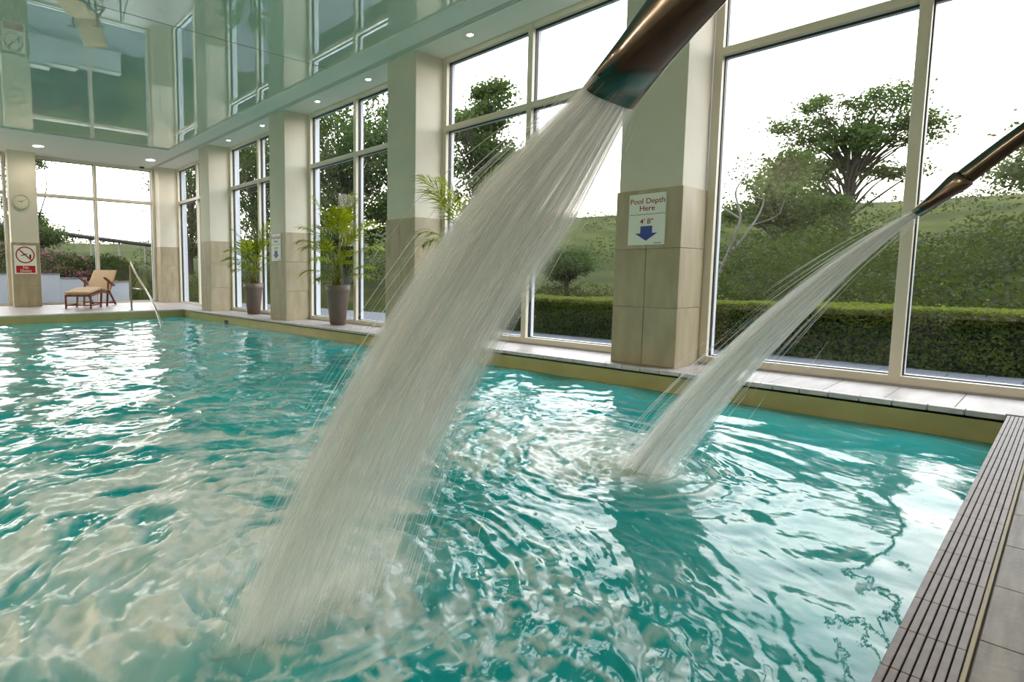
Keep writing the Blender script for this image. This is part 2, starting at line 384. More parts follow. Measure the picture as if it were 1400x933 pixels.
wlab = ['tall four-pane window nearest the camera, at the right of the photo', 'tall four-pane window behind the big water jet',
        'tall four-pane window behind the tall bushy potted palm', 'tall four-pane window behind the smaller potted palm', 'narrow-looking four-pane window at the far end of the long wall']
for i, (a, b_) in enumerate(bays):
    window(f'window_{i+1}', wlab[i], a, b_, (a+b_)/2 if i else .728, .012 if i < 4 else .02, 'y', XW)
window('window_6', 'wide four-pane window behind the wooden lounger on the far wall', 2.085, XC, 3.36, .062, 'x', YFW)
window('window_7', 'far wall window left of the clock column', -1.3, 1.56, .2, .062, 'x', YFW)

# ceiling
ce = tag(empty('ceiling', (2, 6, ZC)), 'cream ceiling border around a glossy stretched ceiling', kind='structure')
XR, YR = 4.288, 12.1; XRL, YRB = -3.6, -2.0
box('border', XR, XC-.115, YB, YFW, ZC, ZC+.1, M_ceil, ce)
box('border', XC-.012, XW+.01, YB, YFW, ZC, ZC+.1, M_ceil, ce)
box('border', XL, XR, YR, YFW-.1, ZC, ZC+.1, M_ceil, ce)
box('border', XL, XR, YFW-.085, YFW, ZC, ZC+.1, M_ceil, ce)
box('border', XL, XRL, YB, YR, ZC, ZC+.1, M_ceil, ce)
box('border', XRL, XR, YB, YRB, ZC, ZC+.1, M_ceil, ce)
box('slot_back', XC-.12, XC, YB, YFW, ZC+.03, ZC+.1, M_black, ce)
box('slot_back', XL, XR, YFW-.11, YFW-.08, ZC+.03, ZC+.1, M_black, ce)
box('lip', XR-.016, XR, YRB, YR, ZC-.01, ZC+.05, M_ceil, ce, .003)
box('lip', XRL, XR-.016, YR-.016, YR, ZC-.01, ZC+.05, M_ceil, ce, .003)
def membrane(y0, y1):
    nx, ny = 90, max(10, int((y1-y0)*12)); xs = np.linspace(XRL, XR-.016, nx); ys = np.linspace(y0, y1, ny)
    # finer rows near the fixed edges, where the film curls
    X, Y = np.meshgrid(xs, ys); dE = np.minimum(XR-X, np.minimum(YR-Y, X-XRL))
    Z = ZC+.012+.003*np.exp(-dE/.10)+.0005*(fbm(X*.5+3, Y*.5, 2)-.5)
    idx = np.arange(nx*ny).reshape(ny, nx); F = np.stack([idx[:-1, :-1], idx[1:, :-1], idx[1:, 1:], idx[:-1, 1:]], -1).reshape(-1, 4)
    V = np.stack([X, Y, Z], -1).reshape(-1, 3)-np.array(ce.location)
    link('glossy_panel', me_np('glossy_panel', V, F, True), M_gloss, ce)
membrane(YRB, 6.145); membrane(6.155, YR-.016)
box('seam', XRL, XR-.016, 6.145, 6.155, ZC+.011, ZC+.02, M_grey, ce)
# linear slot diffuser
ld = tag(empty('slot_diffuser', (XC-.063, 6, ZC)), 'long black linear air slot in the ceiling above the columns', 'air vent')
for k in range(4): 
    xx = XC-.112+k*.0325
    box('blade', xx, xx+.011, YB+.1, YFW-.01, ZC-.002, ZC+.02, M_ceil, ld)
# downlights
M_glow = emit_mat('lamp_glow', (1, .86, .66, 1), 30)
def downlight(x, y, r, lab, power, grp=None):
    d = tag(empty('downlight', (x, y, ZC)), lab, 'downlight', grp)
    lathe('trim_ring', [(r*.86, -.001), (r, -.005), (r*1.18, -.004), (r*1.2, .0), (r*.86, .004)], M_ceil, d, 28)
    lathe('lens', [(0.0001, -.003), (r*.5, -.0032), (r*.9, -.002)], M_glow, d, 28)
    ld_ = bpy.data.lights.new('lamp', 'SPOT'); ld_.energy = power; ld_.color = (1, .86, .70); ld_.spot_size = math.radians(172); ld_.spot_blend = .5; ld_.shadow_soft_size = r
    lo = bpy.data.objects.new('lamp', ld_); C.objects.link(lo); lo.parent = d; lo.location = (0, 0, -.03)
for x, lab in ((2.05, 'round recessed downlight in the ceiling above the clock column'), (4.31, 'round recessed downlight in the ceiling above the far corner')):
    downlight(x, 13.35, .105, lab, 14)
names = {10.48: 'small ceiling spotlight farthest along the window wall', 9.10: 'small ceiling spotlight second farthest along the window wall', 7.34: 'small ceiling spotlight above the tall bushy palm, the farther one',
         6.11: 'small ceiling spotlight above the tall bushy palm, the nearer one', 4.32: 'small ceiling spotlight nearest the camera above the big jet window'}
for y_, lab in names.items(): downlight(4.91, y_, .038, lab, 1.2)
for y_ in (3.1, 1.3, .08): downlight(4.91, y_, .038, 'small ceiling spotlight above the near window, out of view', .8, 'spotlights out of view')
for y_ in (-1.4, 1.4, 4.2, 7.0, 9.8, 12.6): downlight(-3.9, y_, .105, 'round recessed downlight along the left ceiling border, out of view, boosted as interior fill', 165, 'downlights out of view')  # unseen left-hand row, made strong to fill the room with light
sn = tag(empty('ceiling_sensor', (4.40, 14.30, ZC)), 'small grey sensor box hanging from the ceiling by the far window', 'sensor')
box('body', 4.345, 4.455, 14.27, 14.33, ZC-.035, ZC, M_grey, sn, .006); box('eye', 4.37, 4.43, 14.255, 14.272, ZC-.05, ZC-.015, M_black, sn, .004)

# ---------------------------------------------------------------- pool water
WK = [(.85, 1.28), (2.66, 1.20)]      # where the jets hit
def water():
    xs = np.concatenate([np.arange(XL+.9, -.3, .06), np.arange(-.3, XP, .0098), [XP]])
    ys = [YN-.008]; d = .0095
    while ys[-1] < YF:
        d = .0095+.0037*max(0, ys[-1]-2.2); ys.append(ys[-1]+d)
    ys[-1] = YF; ys = np.array(ys)
    X, Y = np.meshgrid(xs, ys)
    wx = X+.10*(fbm(X*1.3, Y*1.3, 2)-.5)+.03*(fbm(X*5, Y*5, 2)-.5); wy = Y+.10*(fbm(X*1.3+40, Y*1.3+7, 2)-.5)+.03*(fbm(X*5+11, Y*5+3, 2)-.5)
    r1 = np.hypot(X-WK[0][0], Y-WK[0][1]); r2 = np.hypot(X-WK[1][0], Y-WK[1][1])
    # wakes run away from the near edge
    t1 = np.arctan2(X-WK[0][0], Y-WK[0][1]); t2 = np.arctan2(X-WK[1][0], Y-WK[1][1])
    wk1 = np.exp(-(r1/(1.05+1.35*np.clip(np.cos(t1), 0, 1)))**2.4); wk2 = np.exp(-(r2/(.42+1.25*np.clip(np.cos(t2*.9), 0, 1)))**2.4)
    act = np.clip(wk1+wk2, 0, 1)
    calm = .30+.70*sstep(1.1, 2.4, Y)*(1-.66*sstep(3.5, 8, Y)); calm = np.maximum(calm, .30+.6*sstep(2.0, 1.0, X))
    H = np.zeros_like(X); R = np.random.default_rng(3)
    for i in range(46):
        lam = .07*(13)**R.random(); a = R.uniform(0, 2*math.pi); k = 2*math.pi/lam; ph = R.uniform(0, 6.28)
        s = .0036*(.75 if lam < .15 else 1.0)
        H += s*lam*np.sin(k*(wx*math.cos(a)+wy*math.sin(a))+ph)*(calm if lam < .5 else .5+.5*calm)
    # ring waves around each impact
    for (rr, lam, amp, ext) in ((r1, .17, .0026, .9), (r2, .14, .0022, .9), (r1, .31, .0032, 1.5), (r2, .27, .0026, 1.5)):
        wob = rr+.06*(fbm(X*3+5, Y*3, 3)-.5)*2
        H += amp*np.sin(2*math.pi*wob/lam)*np.exp(-(rr/ext)**2)*sstep(.05, .3, rr)
    # boiling relief inside the wakes: crests across the flow
    for (rr, tt, wk, sd) in ((r1, t1, wk1, 0), (r2, t2, wk2, 50)):
        n1 = fbm(rr*10.5+sd+3.0*(fbm(X*2.6+sd, Y*2.6, 3)-.5), tt*rr*4.2+sd, 3); ridg = 1-np.abs(2*n1-1)
        H += wk*(.032*(ridg-.6)+.022*(fbm(X*13+sd, Y*13, 4)-.5))
        H += .035*np.exp(-(rr/.16)**2)*0
    H += .004*(fbm(X*22, Y*22, 2)-.5)*(.25+act)
    # foam cover
    st1 = fbm(r1*10.5+3.0*(fbm(X*2.6, Y*2.6, 3)-.5), t1*r1*4.2, 4, .58); st2 = fbm(r2*12+50+3.0*(fbm(X*2.6+50, Y*2.6, 3)-.5), t2*r2*4.6+50, 4, .58)
    d1 = np.exp(-(r1/(.38+2.15*np.clip(np.cos(t1-(-.15)), 0, 1)))**2.2); d2 = np.exp(-(r2/(.30+1.25*np.clip(np.cos(t2-.1), 0, 1)))**2.2)
    f1 = sstep(.63, .88, st1*.95+d1*.44); f2 = sstep(.62, .86, st2*.95+d2*.44)
    fine = fbm(X*30, Y*30, 3)
    foam = np.clip(np.maximum(f1*(.35+.65*d1**.5), f2*(.35+.65*d2**.5)), 0, 1)
    foam = np.clip(foam*(.62+.62*(fine-.3)), 0, .9)
    foam = np.maximum(foam, .95*np.exp(-(np.hypot((X-.85)/.34, (Y-1.28)/.15))**2)); foam = np.maximum(foam, .95*np.exp(-(np.hypot((X-2.62)/.24, (Y-1.27)/.22))**2)*(.6+.8*fine))
    web = 1-np.abs(2*fbm(X*9+3, Y*9, 4, .6)-1); foam = np.maximum(foam, .55*sstep(.78, .98, web)*np.exp(-(np.hypot(X-.95, Y-1.0)/.75)**4))
    foam = np.maximum(foam, (.22+.55*fbm(X*7, Y*7, 3))*np.exp(-(np.hypot((X-.42)/.34, (Y-1.55)/.38))**4))
    foam *= sstep(YF, YF-.6, Y)*sstep(XP-.0, XP-.35, X)
    H += .012*foam*(fbm(X*9, Y*9, 3)-.3)
    H += .05*np.exp(-(np.hypot((X-2.62)/.2, (Y-1.27)/.18))**2)*(fbm(X*24, Y*24, 3)-.25)+.05*np.exp(-(np.hypot((X-.75)/.34, (Y-1.27)/.18))**2)*(fbm(X*20, Y*20, 3)-.3)
    edge = sstep(0, .12, XP-X)*.75+.25; H *= edge
    ny, nx = X.shape; idx = np.arange(nx*ny).reshape(ny, nx); F = np.stack([idx[:-1, :-1], idx[:-1, 1:], idx[1:, 1:], idx[1:, :-1]], -1).reshape(-1, 4)
    V = np.stack([X, Y, ZWAT+H], -1).reshape(-1, 3)
    me = me_np('pool_water', V, F, True)
    at = me.attributes.new('foam', 'FLOAT', 'POINT'); at.data.foreach_set('value', foam.ravel().astype(np.float32))
    m = bpy.data.materials.new('pool_water'); m.use_nodes = True; n = m.node_tree.nodes; l = m.node_tree.links
    p = n['Principled BSDF']; p.inputs['IOR'].default_value = 1.33; p.inputs['Roughness'].default_value = .03; p.inputs['Specular IOR Level'].default_value = .5
    a = n.new('ShaderNodeAttribute'); a.attribute_name = 'foam'
    tc = n.new('ShaderNodeTexCoord'); nz = n.new('ShaderNodeTexNoise'); nz.inputs['Scale'].default_value = .8; nz.inputs['Detail'].default_value = 3
    l.new(tc.outputs['Object'], nz.inputs['Vector'])
    r = n.new('ShaderNodeValToRGB'); r.color_ramp.elements[0].position = .35; r.color_ramp.elements[0].color = WATER_A; r.color_ramp.elements[1].position = .7; r.color_ramp.elements[1].color = WATER_B
    l.new(nz.outputs['Fac'], r.inputs[0])
    mx = n.new('ShaderNodeMix'); mx.data_type = 'RGBA'; l.new(a.outputs['Fac'], mx.inputs['Factor']); l.new(r.outputs[0], mx.inputs[6]); mx.inputs[7].default_value = FOAM
    l.new(mx.outputs[2], p.inputs['Base Color'])
    mr = n.new('ShaderNodeMapRange'); l.new(a.outputs['Fac'], mr.inputs[0]); mr.inputs[3].default_value = .025; mr.inputs[4].default_value = .38; l.new(mr.outputs[0], p.inputs['Roughness'])
    n2 = n.new('ShaderNodeTexNoise'); n2.inputs['Scale'].default_value = 26; n2.inputs['Detail'].default_value = 4; l.new(tc.outputs['Object'], n2.inputs['Vector'])
    b = n.new('ShaderNodeBump'); b.inputs['Strength'].default_value = .05; b.inputs['Distance'].default_value = .02; l.new(n2.outputs['Fac'], b.inputs['Height']); l.new(b.outputs[0], p.inputs['Normal'])
    o = link('pool_water', me, m); tag(o, 'turquoise rippling foamy water filling the swimming pool', 'water', kind='stuff')
WATER_A = lin(8, 142, 144); WATER_B = lin(30, 162, 162); FOAM = lin(226, 230, 224)
water()

# ---------------------------------------------------------------- spouts and jets
def spline(P, n):
    P = [Vector(p) for p in P]; out = []
    for i in range(len(P)-1):
        a, b, c, d = P[max(0, i-1)], P[i], P[i+1], P[min(len(P)-1, i+2)]
        for k in range(n):
            t = k/n; out.append(.5*((2*b)+(c-a)*t+(2*a-5*b+4*c-d)*t*t+(3*b-a-3*c+d)*t**3))
    out.append(P[-1]); return [tuple(p) for p in out]
def spout(x, lab):
    s = tag(empty('water_spout', (x, -.42, 0)), lab, 'water spout')
    L = lambda p: (p[0]-x, p[1]+.42, p[2])
    path = spline([(x, -.42, 0), (x, -.42, .55), (x, -.41, .95), (x, -.33, 1.22), (x, -.17, 1.33), (x, .0, 1.28), (x, .13, 1.17), (x, .247, 1.053)], 8)
    tube_obj('pipe', [L(p) for p in path], .0265, M_nozzle, s, 24)
    lathe('flange', [(.0268, .0), (.07, .0), (.07, .008), (.064, .012), (.036, .012), (.03, .03), (.0268, .03)], M_steel, s, 32)
    # flattened fishtail from the round pipe to a wide slot mouth
    d = Vector((0, .70, -.714)).normalized(); up = Vector((0, .714, .70)); V = []; F = []; N = 40
    prof = [(-.004, .0275, .0275), (.0, .031, .031), (.018, .032, .031), (.05, .036, .025), (.09, .043, .0185), (.142, .05, .0135)]
    inn = [(.142, .046, .0095), (.10, .038, .014), (.03, .024, .022)]
    c0 = Vector((x, .247, 1.053))
    for (t, a, b) in prof+inn:
        for k in range(N):
            q = 2*math.pi*k/N; cs, sn_ = math.cos(q), math.sin(q); e = .75
            u = math.copysign(abs(cs)**e, cs)*a; v = math.copysign(abs(sn_)**e, sn_)*b
            V.append(L(c0+d*t+Vector((u, 0, 0))+up*v))
    for i in range(len(prof)+len(inn)-1):
        for k in range(N): F.append((i*N+k, i*N+(k+1) % N, (i+1)*N+(k+1) % N, (i+1)*N+k))
    me = bpy.data.meshes.new('nozzle'); me.from_pydata(V, [], F); me.polygons.foreach_set('use_smooth', np.ones(len(F), bool)); me.update()
    link('nozzle', me, M_nozzle, s)
    return c0+d*.142
def water_strand_mat():
    m = bpy.data.materials.new('aerated_water'); m.use_nodes = True; n = m.node_tree.nodes; l = m.node_tree.links; n.clear()
    out = n.new('ShaderNodeOutputMaterial'); d = n.new('ShaderNodeBsdfDiffuse'); d.inputs[0].default_value = (.97, .97, .97, 1)
    t = n.new('ShaderNodeBsdfTranslucent'); t.inputs[0].default_value = (.97, .965, .955, 1); mx = n.new('ShaderNodeMixShader'); mx.inputs[0].default_value = .6
    tr = n.new('ShaderNodeBsdfTransparent'); m2 = n.new('ShaderNodeMixShader'); m2.inputs[0].default_value = .30
    l.new(d.outputs[0], mx.inputs[1]); l.new(t.outputs[0], mx.inputs[2]); l.new(tr.outputs[0], m2.inputs[1]); l.new(mx.outputs[0], m2.inputs[2]); l.new(m2.outputs[0], out.inputs[0]); return m
def sheet_mat():
    m = bpy.data.materials.new('falling_water_sheet'); m.use_nodes = True; n = m.node_tree.nodes; l = m.node_tree.links; n.clear()
    out = n.new('ShaderNodeOutputMaterial'); d = n.new('ShaderNodeBsdfDiffuse'); d.inputs[0].default_value = (.97, .965, .96, 1)
    t = n.new('ShaderNodeBsdfTranslucent'); t.inputs[0].default_value = (.97, .96, .945, 1); mx = n.new('ShaderNodeMixShader'); mx.inputs[0].default_value = .6
    at = n.new('ShaderNodeAttribute'); at.attribute_name = 'flow'; cv = n.new('ShaderNodeAttribute'); cv.attribute_name = 'cover'
    nz = n.new('ShaderNodeTexNoise'); nz.inputs['Scale'].default_value = 1; nz.inputs['Detail'].default_value = 4; nz.inputs['Roughness'].default_value = .6
    l.new(at.outputs['Vector'], nz.inputs['Vector'])
    mr = n.new('ShaderNodeMapRange'); mr.inputs[1].default_value = .34; mr.inputs[2].default_value = .66; mr.inputs[3].default_value = -.30; mr.inputs[4].default_value = .34; l.new(nz.outputs['Fac'], mr.inputs[0])
    ad = n.new('ShaderNodeMath'); ad.operation = 'ADD'; l.new(mr.outputs[0], ad.inputs[0]); ad.inputs[1].default_value = .5
    mu = n.new('ShaderNodeMath'); mu.operation = 'MULTIPLY'; mu.use_clamp = True; l.new(ad.outputs[0], mu.inputs[0]); l.new(cv.outputs['Fac'], mu.inputs[1])
    tr = n.new('ShaderNodeBsdfTransparent'); m2 = n.new('ShaderNodeMixShader'); l.new(mu.outputs[0], m2.inputs[0])
    l.new(d.outputs[0], mx.inputs[1]); l.new(t.outputs[0], mx.inputs[2]); l.new(tr.outputs[0], m2.inputs[1]); l.new(mx.outputs[0], m2.inputs[2]); l.new(m2.outputs[0], out.inputs[0]); return m
M_sheet = sheet_mat()
M_strand = water_strand_mat()
def needles(P, W):
    """P (n,k,3) polylines, W (n,k) half widths -> tapered three-sided strands"""
    n, k, _ = P.shape; T = np.gradient(P, axis=1); T /= np.linalg.norm(T, axis=2, keepdims=True)+1e-9
    a = np.cross(T, np.array([1., .13, .07])); a /= np.linalg.norm(a, axis=2, keepdims=True)+1e-9; b = np.cross(T, a)
    V = np.stack([P+W[..., None]*(math.cos(q)*a+math.sin(q)*b) for q in (0, 2.094, 4.189)], 2)   # n,k,3,3
    base = (np.arange(n)*k*3)[:, None, None]; i = np.arange(k-1)[None, :, None]*3; j = np.arange(3)[None, None, :]; j2 = (j+1) % 3
    F = np.stack([base+i+j, base+i+j2, base+i+3+j2, base+i+3+j], -1).reshape(-1, 4)
    return V.reshape(-1, 3), F
def jet(x, mouth, lab, n, xl, xr, seed, wscale, thick=1.0):
    """strands thrown out of the slot mouth on falling arcs; xl, xr give the fan's edges along y"""
    R = np.random.default_rng(seed); y0, z0 = mouth.y-.012, mouth.z+.012
    J = tag(empty('water_jet', (x, y0, z0)), lab, 'water jet')
    yl = 1.22-y0
    def traj(u, v, t, dv):
        # u across the slot 0..1, v in its thickness, t horizontal travel
        y = t; z = -(.86+.16*dv)*t-(.52+.30*dv)*t*t
        left = np.interp(y+y0, xl[0], xl[1]); right = np.interp(y+y0, xr[0], xr[1])
        X = left+(right-left)*u; spread = .010+.075*thick*np.clip(t/yl, 0, 1)**.9
        Y = y0+y+v*spread*.75; Z = z0+z+v*spread*.65
        return X, Y, Z
    k = 6
    u = R.beta(1.15, 1.45, n); rim = R.random(n) < .12; u = np.where(rim, R.normal(.0, .06, n), u)
    stray = R.random(n) < .04; u = np.where(stray, R.normal(.45, .33, n), u)
    v = R.normal(0, .42, n); v = np.where(stray, v*1.8, v); soft = R.random(n) < .3; u = np.where(soft & ~stray, R.normal(.47, .28, n), u)
    dv = R.normal(0, .10, n)+.10*(u-.5); dv = np.where(stray, dv*2.2, dv)
    tmax = yl*1.02/(1+.35*np.clip(dv, -.6, 2))
    ln = R.uniform(.10, .40, n)*yl; ln = np.where(stray, ln*.45, ln); s = R.uniform(-.25, .95, n)*yl; s = np.clip(s, 0, None)
    tt = np.minimum(s[:, None]+ln[:, None]*np.linspace(0, 1, k)[None], (tmax*1.06)[:, None])
    X, Y, Z = traj(u[:, None], v[:, None], tt, dv[:, None])
    X = X+R.normal(0, .004, n)[:, None]*(tt/yl)
    w = (R.uniform(.35, 1.0, n)**1.6*wscale)[:, None]*np.array([.15, .8, 1, 1, .8, .1])[None]*(1+.7*tt/yl)
    ok = (tt[:, -1]-tt[:, 0] > .03)
    P = np.stack([X, Y, np.maximum(Z, ZWAT-.03)], -1)[ok]
    V, F = needles(P-np.array(J.location), w[ok])
    o = link('strands', me_np('strands', V, F, True), M_strand, J); o['kind'] = 'stuff'
    # nested veils of streaming water that make up the body of the jet
    NL, nu, nt2 = 6, 60, 34
    for li in range(NL):
        vv = (li-(NL-1)/2)/((NL-1)/2); U = np.linspace(-.10, 1.10, nu); Tt = yl*1.03*np.linspace(0, 1, nt2)
        UU, TT = np.meshgrid(U, Tt); wob = .30*(fbm(UU*14+li*5.3, TT*1.2+li*2.1, 3)-.5)*2
        X, Y, Z = traj(UU, vv*.62*np.sqrt(np.clip(1-(2*UU-1)**2*.85, .05, 1))+wob, TT, .10*vv+.0*UU)
        tn = TT/yl; cov = sstep(-.10, .06+.08*tn, UU)*sstep(1.10, .86-.50*tn, UU)*(.95-.30*tn)*(1-.82*sstep(.40, 1.0, tn)*sstep(.10, .50, UU))
        idx = np.arange(nu*nt2).reshape(nt2, nu); F = np.stack([idx[:-1, :-1], idx[:-1, 1:], idx[1:, 1:], idx[1:, :-1]], -1).reshape(-1, 4)
        me = me_np('veil', np.stack([X, Y, np.maximum(Z, ZWAT-.02)], -1).reshape(-1, 3)-np.array(J.location), F, True)
        fa = me.attributes.new('flow', 'FLOAT_VECTOR', 'POINT'); fa.data.foreach_set('vector', np.stack([UU*17*(1+.5*(xr[1][-1]-xl[1][-1])), TT*2.4, np.full_like(UU, li*7.7+seed)], -1).ravel().astype(np.float32))
        ca = me.attributes.new('cover', 'FLOAT', 'POINT'); ca.data.foreach_set('value', cov.ravel().astype(np.float32))
        o = link('veil', me, M_sheet, J)
    # spray thrown up where it lands
    nd = 350; a = R.uniform(0, 2*math.pi, nd); rr = np.abs(R.normal(0, .16, nd)); cx = R.uniform(xl[1][-1], xr[1][-1], nd)
    c = np.stack([cx+rr*np.cos(a)*.9, 1.26+rr*np.sin(a)*1.0+.04, ZWAT+R.exponential(.035, nd)*np.exp(-rr*3)], -1)
    sz = .0007+.0016*R.random(nd)**3*1.6
    ov = np.array([(1, 0, 0), (-1, 0, 0), (0, 1, 0), (0, -1, 0), (0, 0, 1), (0, 0, -1)], float); of = np.array([(0, 2, 4), (2, 1, 4), (1, 3, 4), (3, 0, 4), (2, 0, 5), (1, 2, 5), (3, 1, 5), (0, 3, 5)])
    V = (c[:, None]+ov[None]*sz[:, None, None]-np.array(J.location)).reshape(-1, 3); F = (of[None]+(np.arange(nd)*6)[:, None, None]).reshape(-1, 3)
    o = link('spray', me_np('spray', V, F), M_strand, J); o['kind'] = 'stuff'
m1 = spout(.632, 'bronzed steel spout with wide flat nozzle pouring the big jet')
jet(.632, m1, 'broad white sheet of falling water pouring from the near spout', 800, ([.33, .46, .73, 1.22], [.588, .545, .54, .535]), ([.33, .46, .73, 1.22], [.676, .775, .875, 1.14]), 11, .0009, 1.25)
m2_ = spout(2.60, 'steel pipe spout with tapered nozzle at the right edge, pouring the smaller jet')
jet(2.60, m2_, 'narrower white jet of falling water from the spout at the right', 600, ([.33, .46, .73, 1.22], [2.553, 2.53, 2.51, 2.50]), ([.33, .46, .73, 1.22], [2.647, 2.68, 2.74, 2.82]), 12, .0013, 2.1)

# ---------------------------------------------------------------- signs, clock
def basis(origin, u, v, n):
    return Matrix((( u[0], v[0], n[0], origin[0]), (u[1], v[1], n[1], origin[1]), (u[2], v[2], n[2], origin[2]), (0, 0, 0, 1)))
def depth_sign(y0, y1, z0, z1, lab):
    w, hh = y1-y0, z1-z0
    s = tag(empty('pool_depth_sign', (XC-.002, (y0+y1)/2, (z0+z1)/2)), lab, 'sign')
    M = basis((0, 0, 0), (0, -1, 0), (0, 0, 1), (-1, 0, 0))      # seen from the pool, +y is to the left
    s = prism('board', [(-w/2, -hh/2), (w/2, -hh/2), (w/2, hh/2), (-w/2, hh/2)], 0, .004, M_sign, s, M)
    T = lambda u, v: M @ Matrix.Translation((u, v, .0046))
    text('lettering', 'Pool Depth', w*.205, M_maroon, s, T(0, hh*.355), .0004); text('lettering', 'Here', w*.205, M_maroon, s, T(0, hh*.215), .0004)
    text('lettering', "4' 8\"", w*.2, M_maroon, s, T(-.0, -.045*hh), .0004)
    # wave line: a row of curling crests
    pts = []; n = 60
    for i in range(n+1): t = i/n; pts.append((-w*.48+w*.96*t, hh*.095+.006*abs(math.sin(t*math.pi*7))))
    prism('wave_line', pts+[(u, v-.004) for u, v in pts[::-1]], .004, .0052, M_blue, s, M)
    a = hh*.001
    prism('arrow', [(-.16*w, -.13*hh), (.16*w, -.13*hh), (.16*w, -.27*hh), (.30*w, -.27*hh), (0, -.42*hh), (-.30*w, -.27*hh), (-.16*w, -.27*hh)], .004, .0052, M_blue, s, M)
    prism('maker_mark', [(.22*w, -.475*hh), (.42*w, -.475*hh), (.42*w, -.462*hh), (.22*w, -.462*hh)], .004, .005, M_blue, s, M)
depth_sign(2.07, 2.366, .997, 1.412, 'white pool depth sign with big blue down arrow on the nearest tiled column')
depth_sign(8.166, 8.476, .985, 1.437, 'small distant white pool depth sign with blue arrow behind the tall palm')
def ring(r0, r1, n=40): return [(r1*math.cos(2*math.pi*i/n), r1*math.sin(2*math.pi*i/n)) for i in range(n+1)]+[(r0*math.cos(2*math.pi*i/n), r0*math.sin(2*math.pi*i/n)) for i in range(n, -1, -1)]
def nodiving():
    x0, x1, z0, z1 = 1.598, 2.018, .772, 1.384; w, hh = x1-x0, z1-z0
    s = tag(empty('no_diving_sign', ((x0+x1)/2, YFC-.002, (z0+z1)/2)), 'white and red no diving sign on the clock column', 'sign')
    M = basis((0, 0, 0), (1, 0, 0), (0, 0, 1), (0, -1, 0))
    s = prism('board', [(-w/2, -hh/2), (w/2, -hh/2), (w/2, hh/2), (-w/2, hh/2)], 0, .004, M_sign, s, M)
    cy = hh*.17; r = w*.43; n = 48
    for i in range(1):
        bm = bmesh.new(); vs_ = []
        for k in range(n):
            t = 2*math.pi*k/n
            vs_.append([bm.verts.new(M @ Vector((rr*math.cos(t), cy+rr*math.sin(t), .0052))) for rr in (r*.86, r)])
        for k in range(n): bm.faces.new((vs_[k][0], vs_[k][1], vs_[(k+1) % n][1], vs_[(k+1) % n][0]))
        me = bpy.data.meshes.new('red_ring'); bm.to_mesh(me); bm.free(); link('red_ring', me, M_red, s)
    q = .7071; b_ = r*.07
    prism('red_slash', [(-r*.88*q-b_*q, cy+r*.88*q-b_*q), (-r*.88*q+b_*q, cy+r*.88*q+b_*q), (r*.88*q+b_*q, cy-r*.88*q+b_*q), (r*.88*q-b_*q, cy-r*.88*q-b_*q)], .0045, .0062, M_red, s, M)
    prism('diver_figure', [(-r*.52, cy-r*.16), (-r*.40, cy-r*.02), (-r*.1, cy+r*.06), (r*.18, cy+r*.16), (r*.28, cy+r*.12), (r*.1, cy+r*.02), (-r*.1, cy-r*.06), (-r*.3, cy-r*.08)], .004, .005, M_ink, s, M)
    prism('pool_edge_mark', [(r*.42, cy-r*.42), (r*.62, cy-r*.42), (r*.62, cy+r*.06), (r*.42, cy+r*.06)], .004, .005, M_ink, s, M)
    prism('red_panel', [(-w*.43, -hh*.46), (w*.43, -hh*.46), (w*.43, -hh*.21), (-w*.43, -hh*.21)], .004, .0052, M_red, s, M)
    T = lambda u, v: M @ Matrix.Translation((u, v, .0058))
    text('lettering', 'No', w*.2, M_sign, s, T(0, -hh*.275), .0004); text('lettering', 'Diving', w*.2, M_sign, s, T(0, -hh*.39), .0004)
nodiving()
def clock():
    c = tag(empty('wall_clock', (1.787, YFC+.012, 2.315)), 'round cream wall clock on the far column', 'clock'); r = .16
    o = lathe('rim', [(r*.86, .03), (r*.9, .042), (r, .036), (r*1.02, 0), (r*.86, 0)], M_rim, c, 48); o.rotation_euler = (math.pi/2, 0, 0)
    o = lathe('dial', [(.0001, .026), (r*.9, .026)], M_clock, c, 48); o.rotation_euler = (math.pi/2, 0, 0)
    M = basis((0, 0, 0), (1, 0, 0), (0, 0, 1), (0, -1, 0))
    for i in range(12):
        t = i*math.pi/6; u = (math.sin(t), math.cos(t)); v = (u[1], -u[0]); a = r*.68; b = r*.8; w = .0035
        prism('tick', [(u[0]*a+v[0]*w, u[1]*a+v[1]*w), (u[0]*b+v[0]*w, u[1]*b+v[1]*w), (u[0]*b-v[0]*w, u[1]*b-v[1]*w), (u[0]*a-v[0]*w, u[1]*a-v[1]*w)], .027, .029, M_ink, c, M)
    for nm, deg, ln, w in (('hour_hand', 275, .5, .006), ('minute_hand', 60, .72, .004)):
        t = math.radians(deg); u = (math.sin(t), math.cos(t)); v = (u[1], -u[0]); a = -r*.12; b = r*ln
        prism(nm, [(u[0]*a+v[0]*w, u[1]*a+v[1]*w), (u[0]*b+v[0]*w*.4, u[1]*b+v[1]*w*.4), (u[0]*b-v[0]*w*.4, u[1]*b-v[1]*w*.4), (u[0]*a-v[0]*w, u[1]*a-v[1]*w)], .03, .032, M_ink, c, M)
clock()
# skimmer openings in the pool wall
def skimmer(y, lab):
    s = tag(empty('wall_skimmer', (XP, y, -.135)), lab, 'skimmer')
    box('frame', XP-.008, XP+.0, y-.085, y+.085, -.185, -.10, M_grey, s, .002); box('flap', XP-.0095, XP-.006, y-.072, y+.072, -.178, -.108, M_black, s)
skimmer(9.97, 'small dark skimmer opening in the pool wall below the smaller palm'); skimmer(3.93, 'dark skimmer opening in the pool wall beside the big water jet')

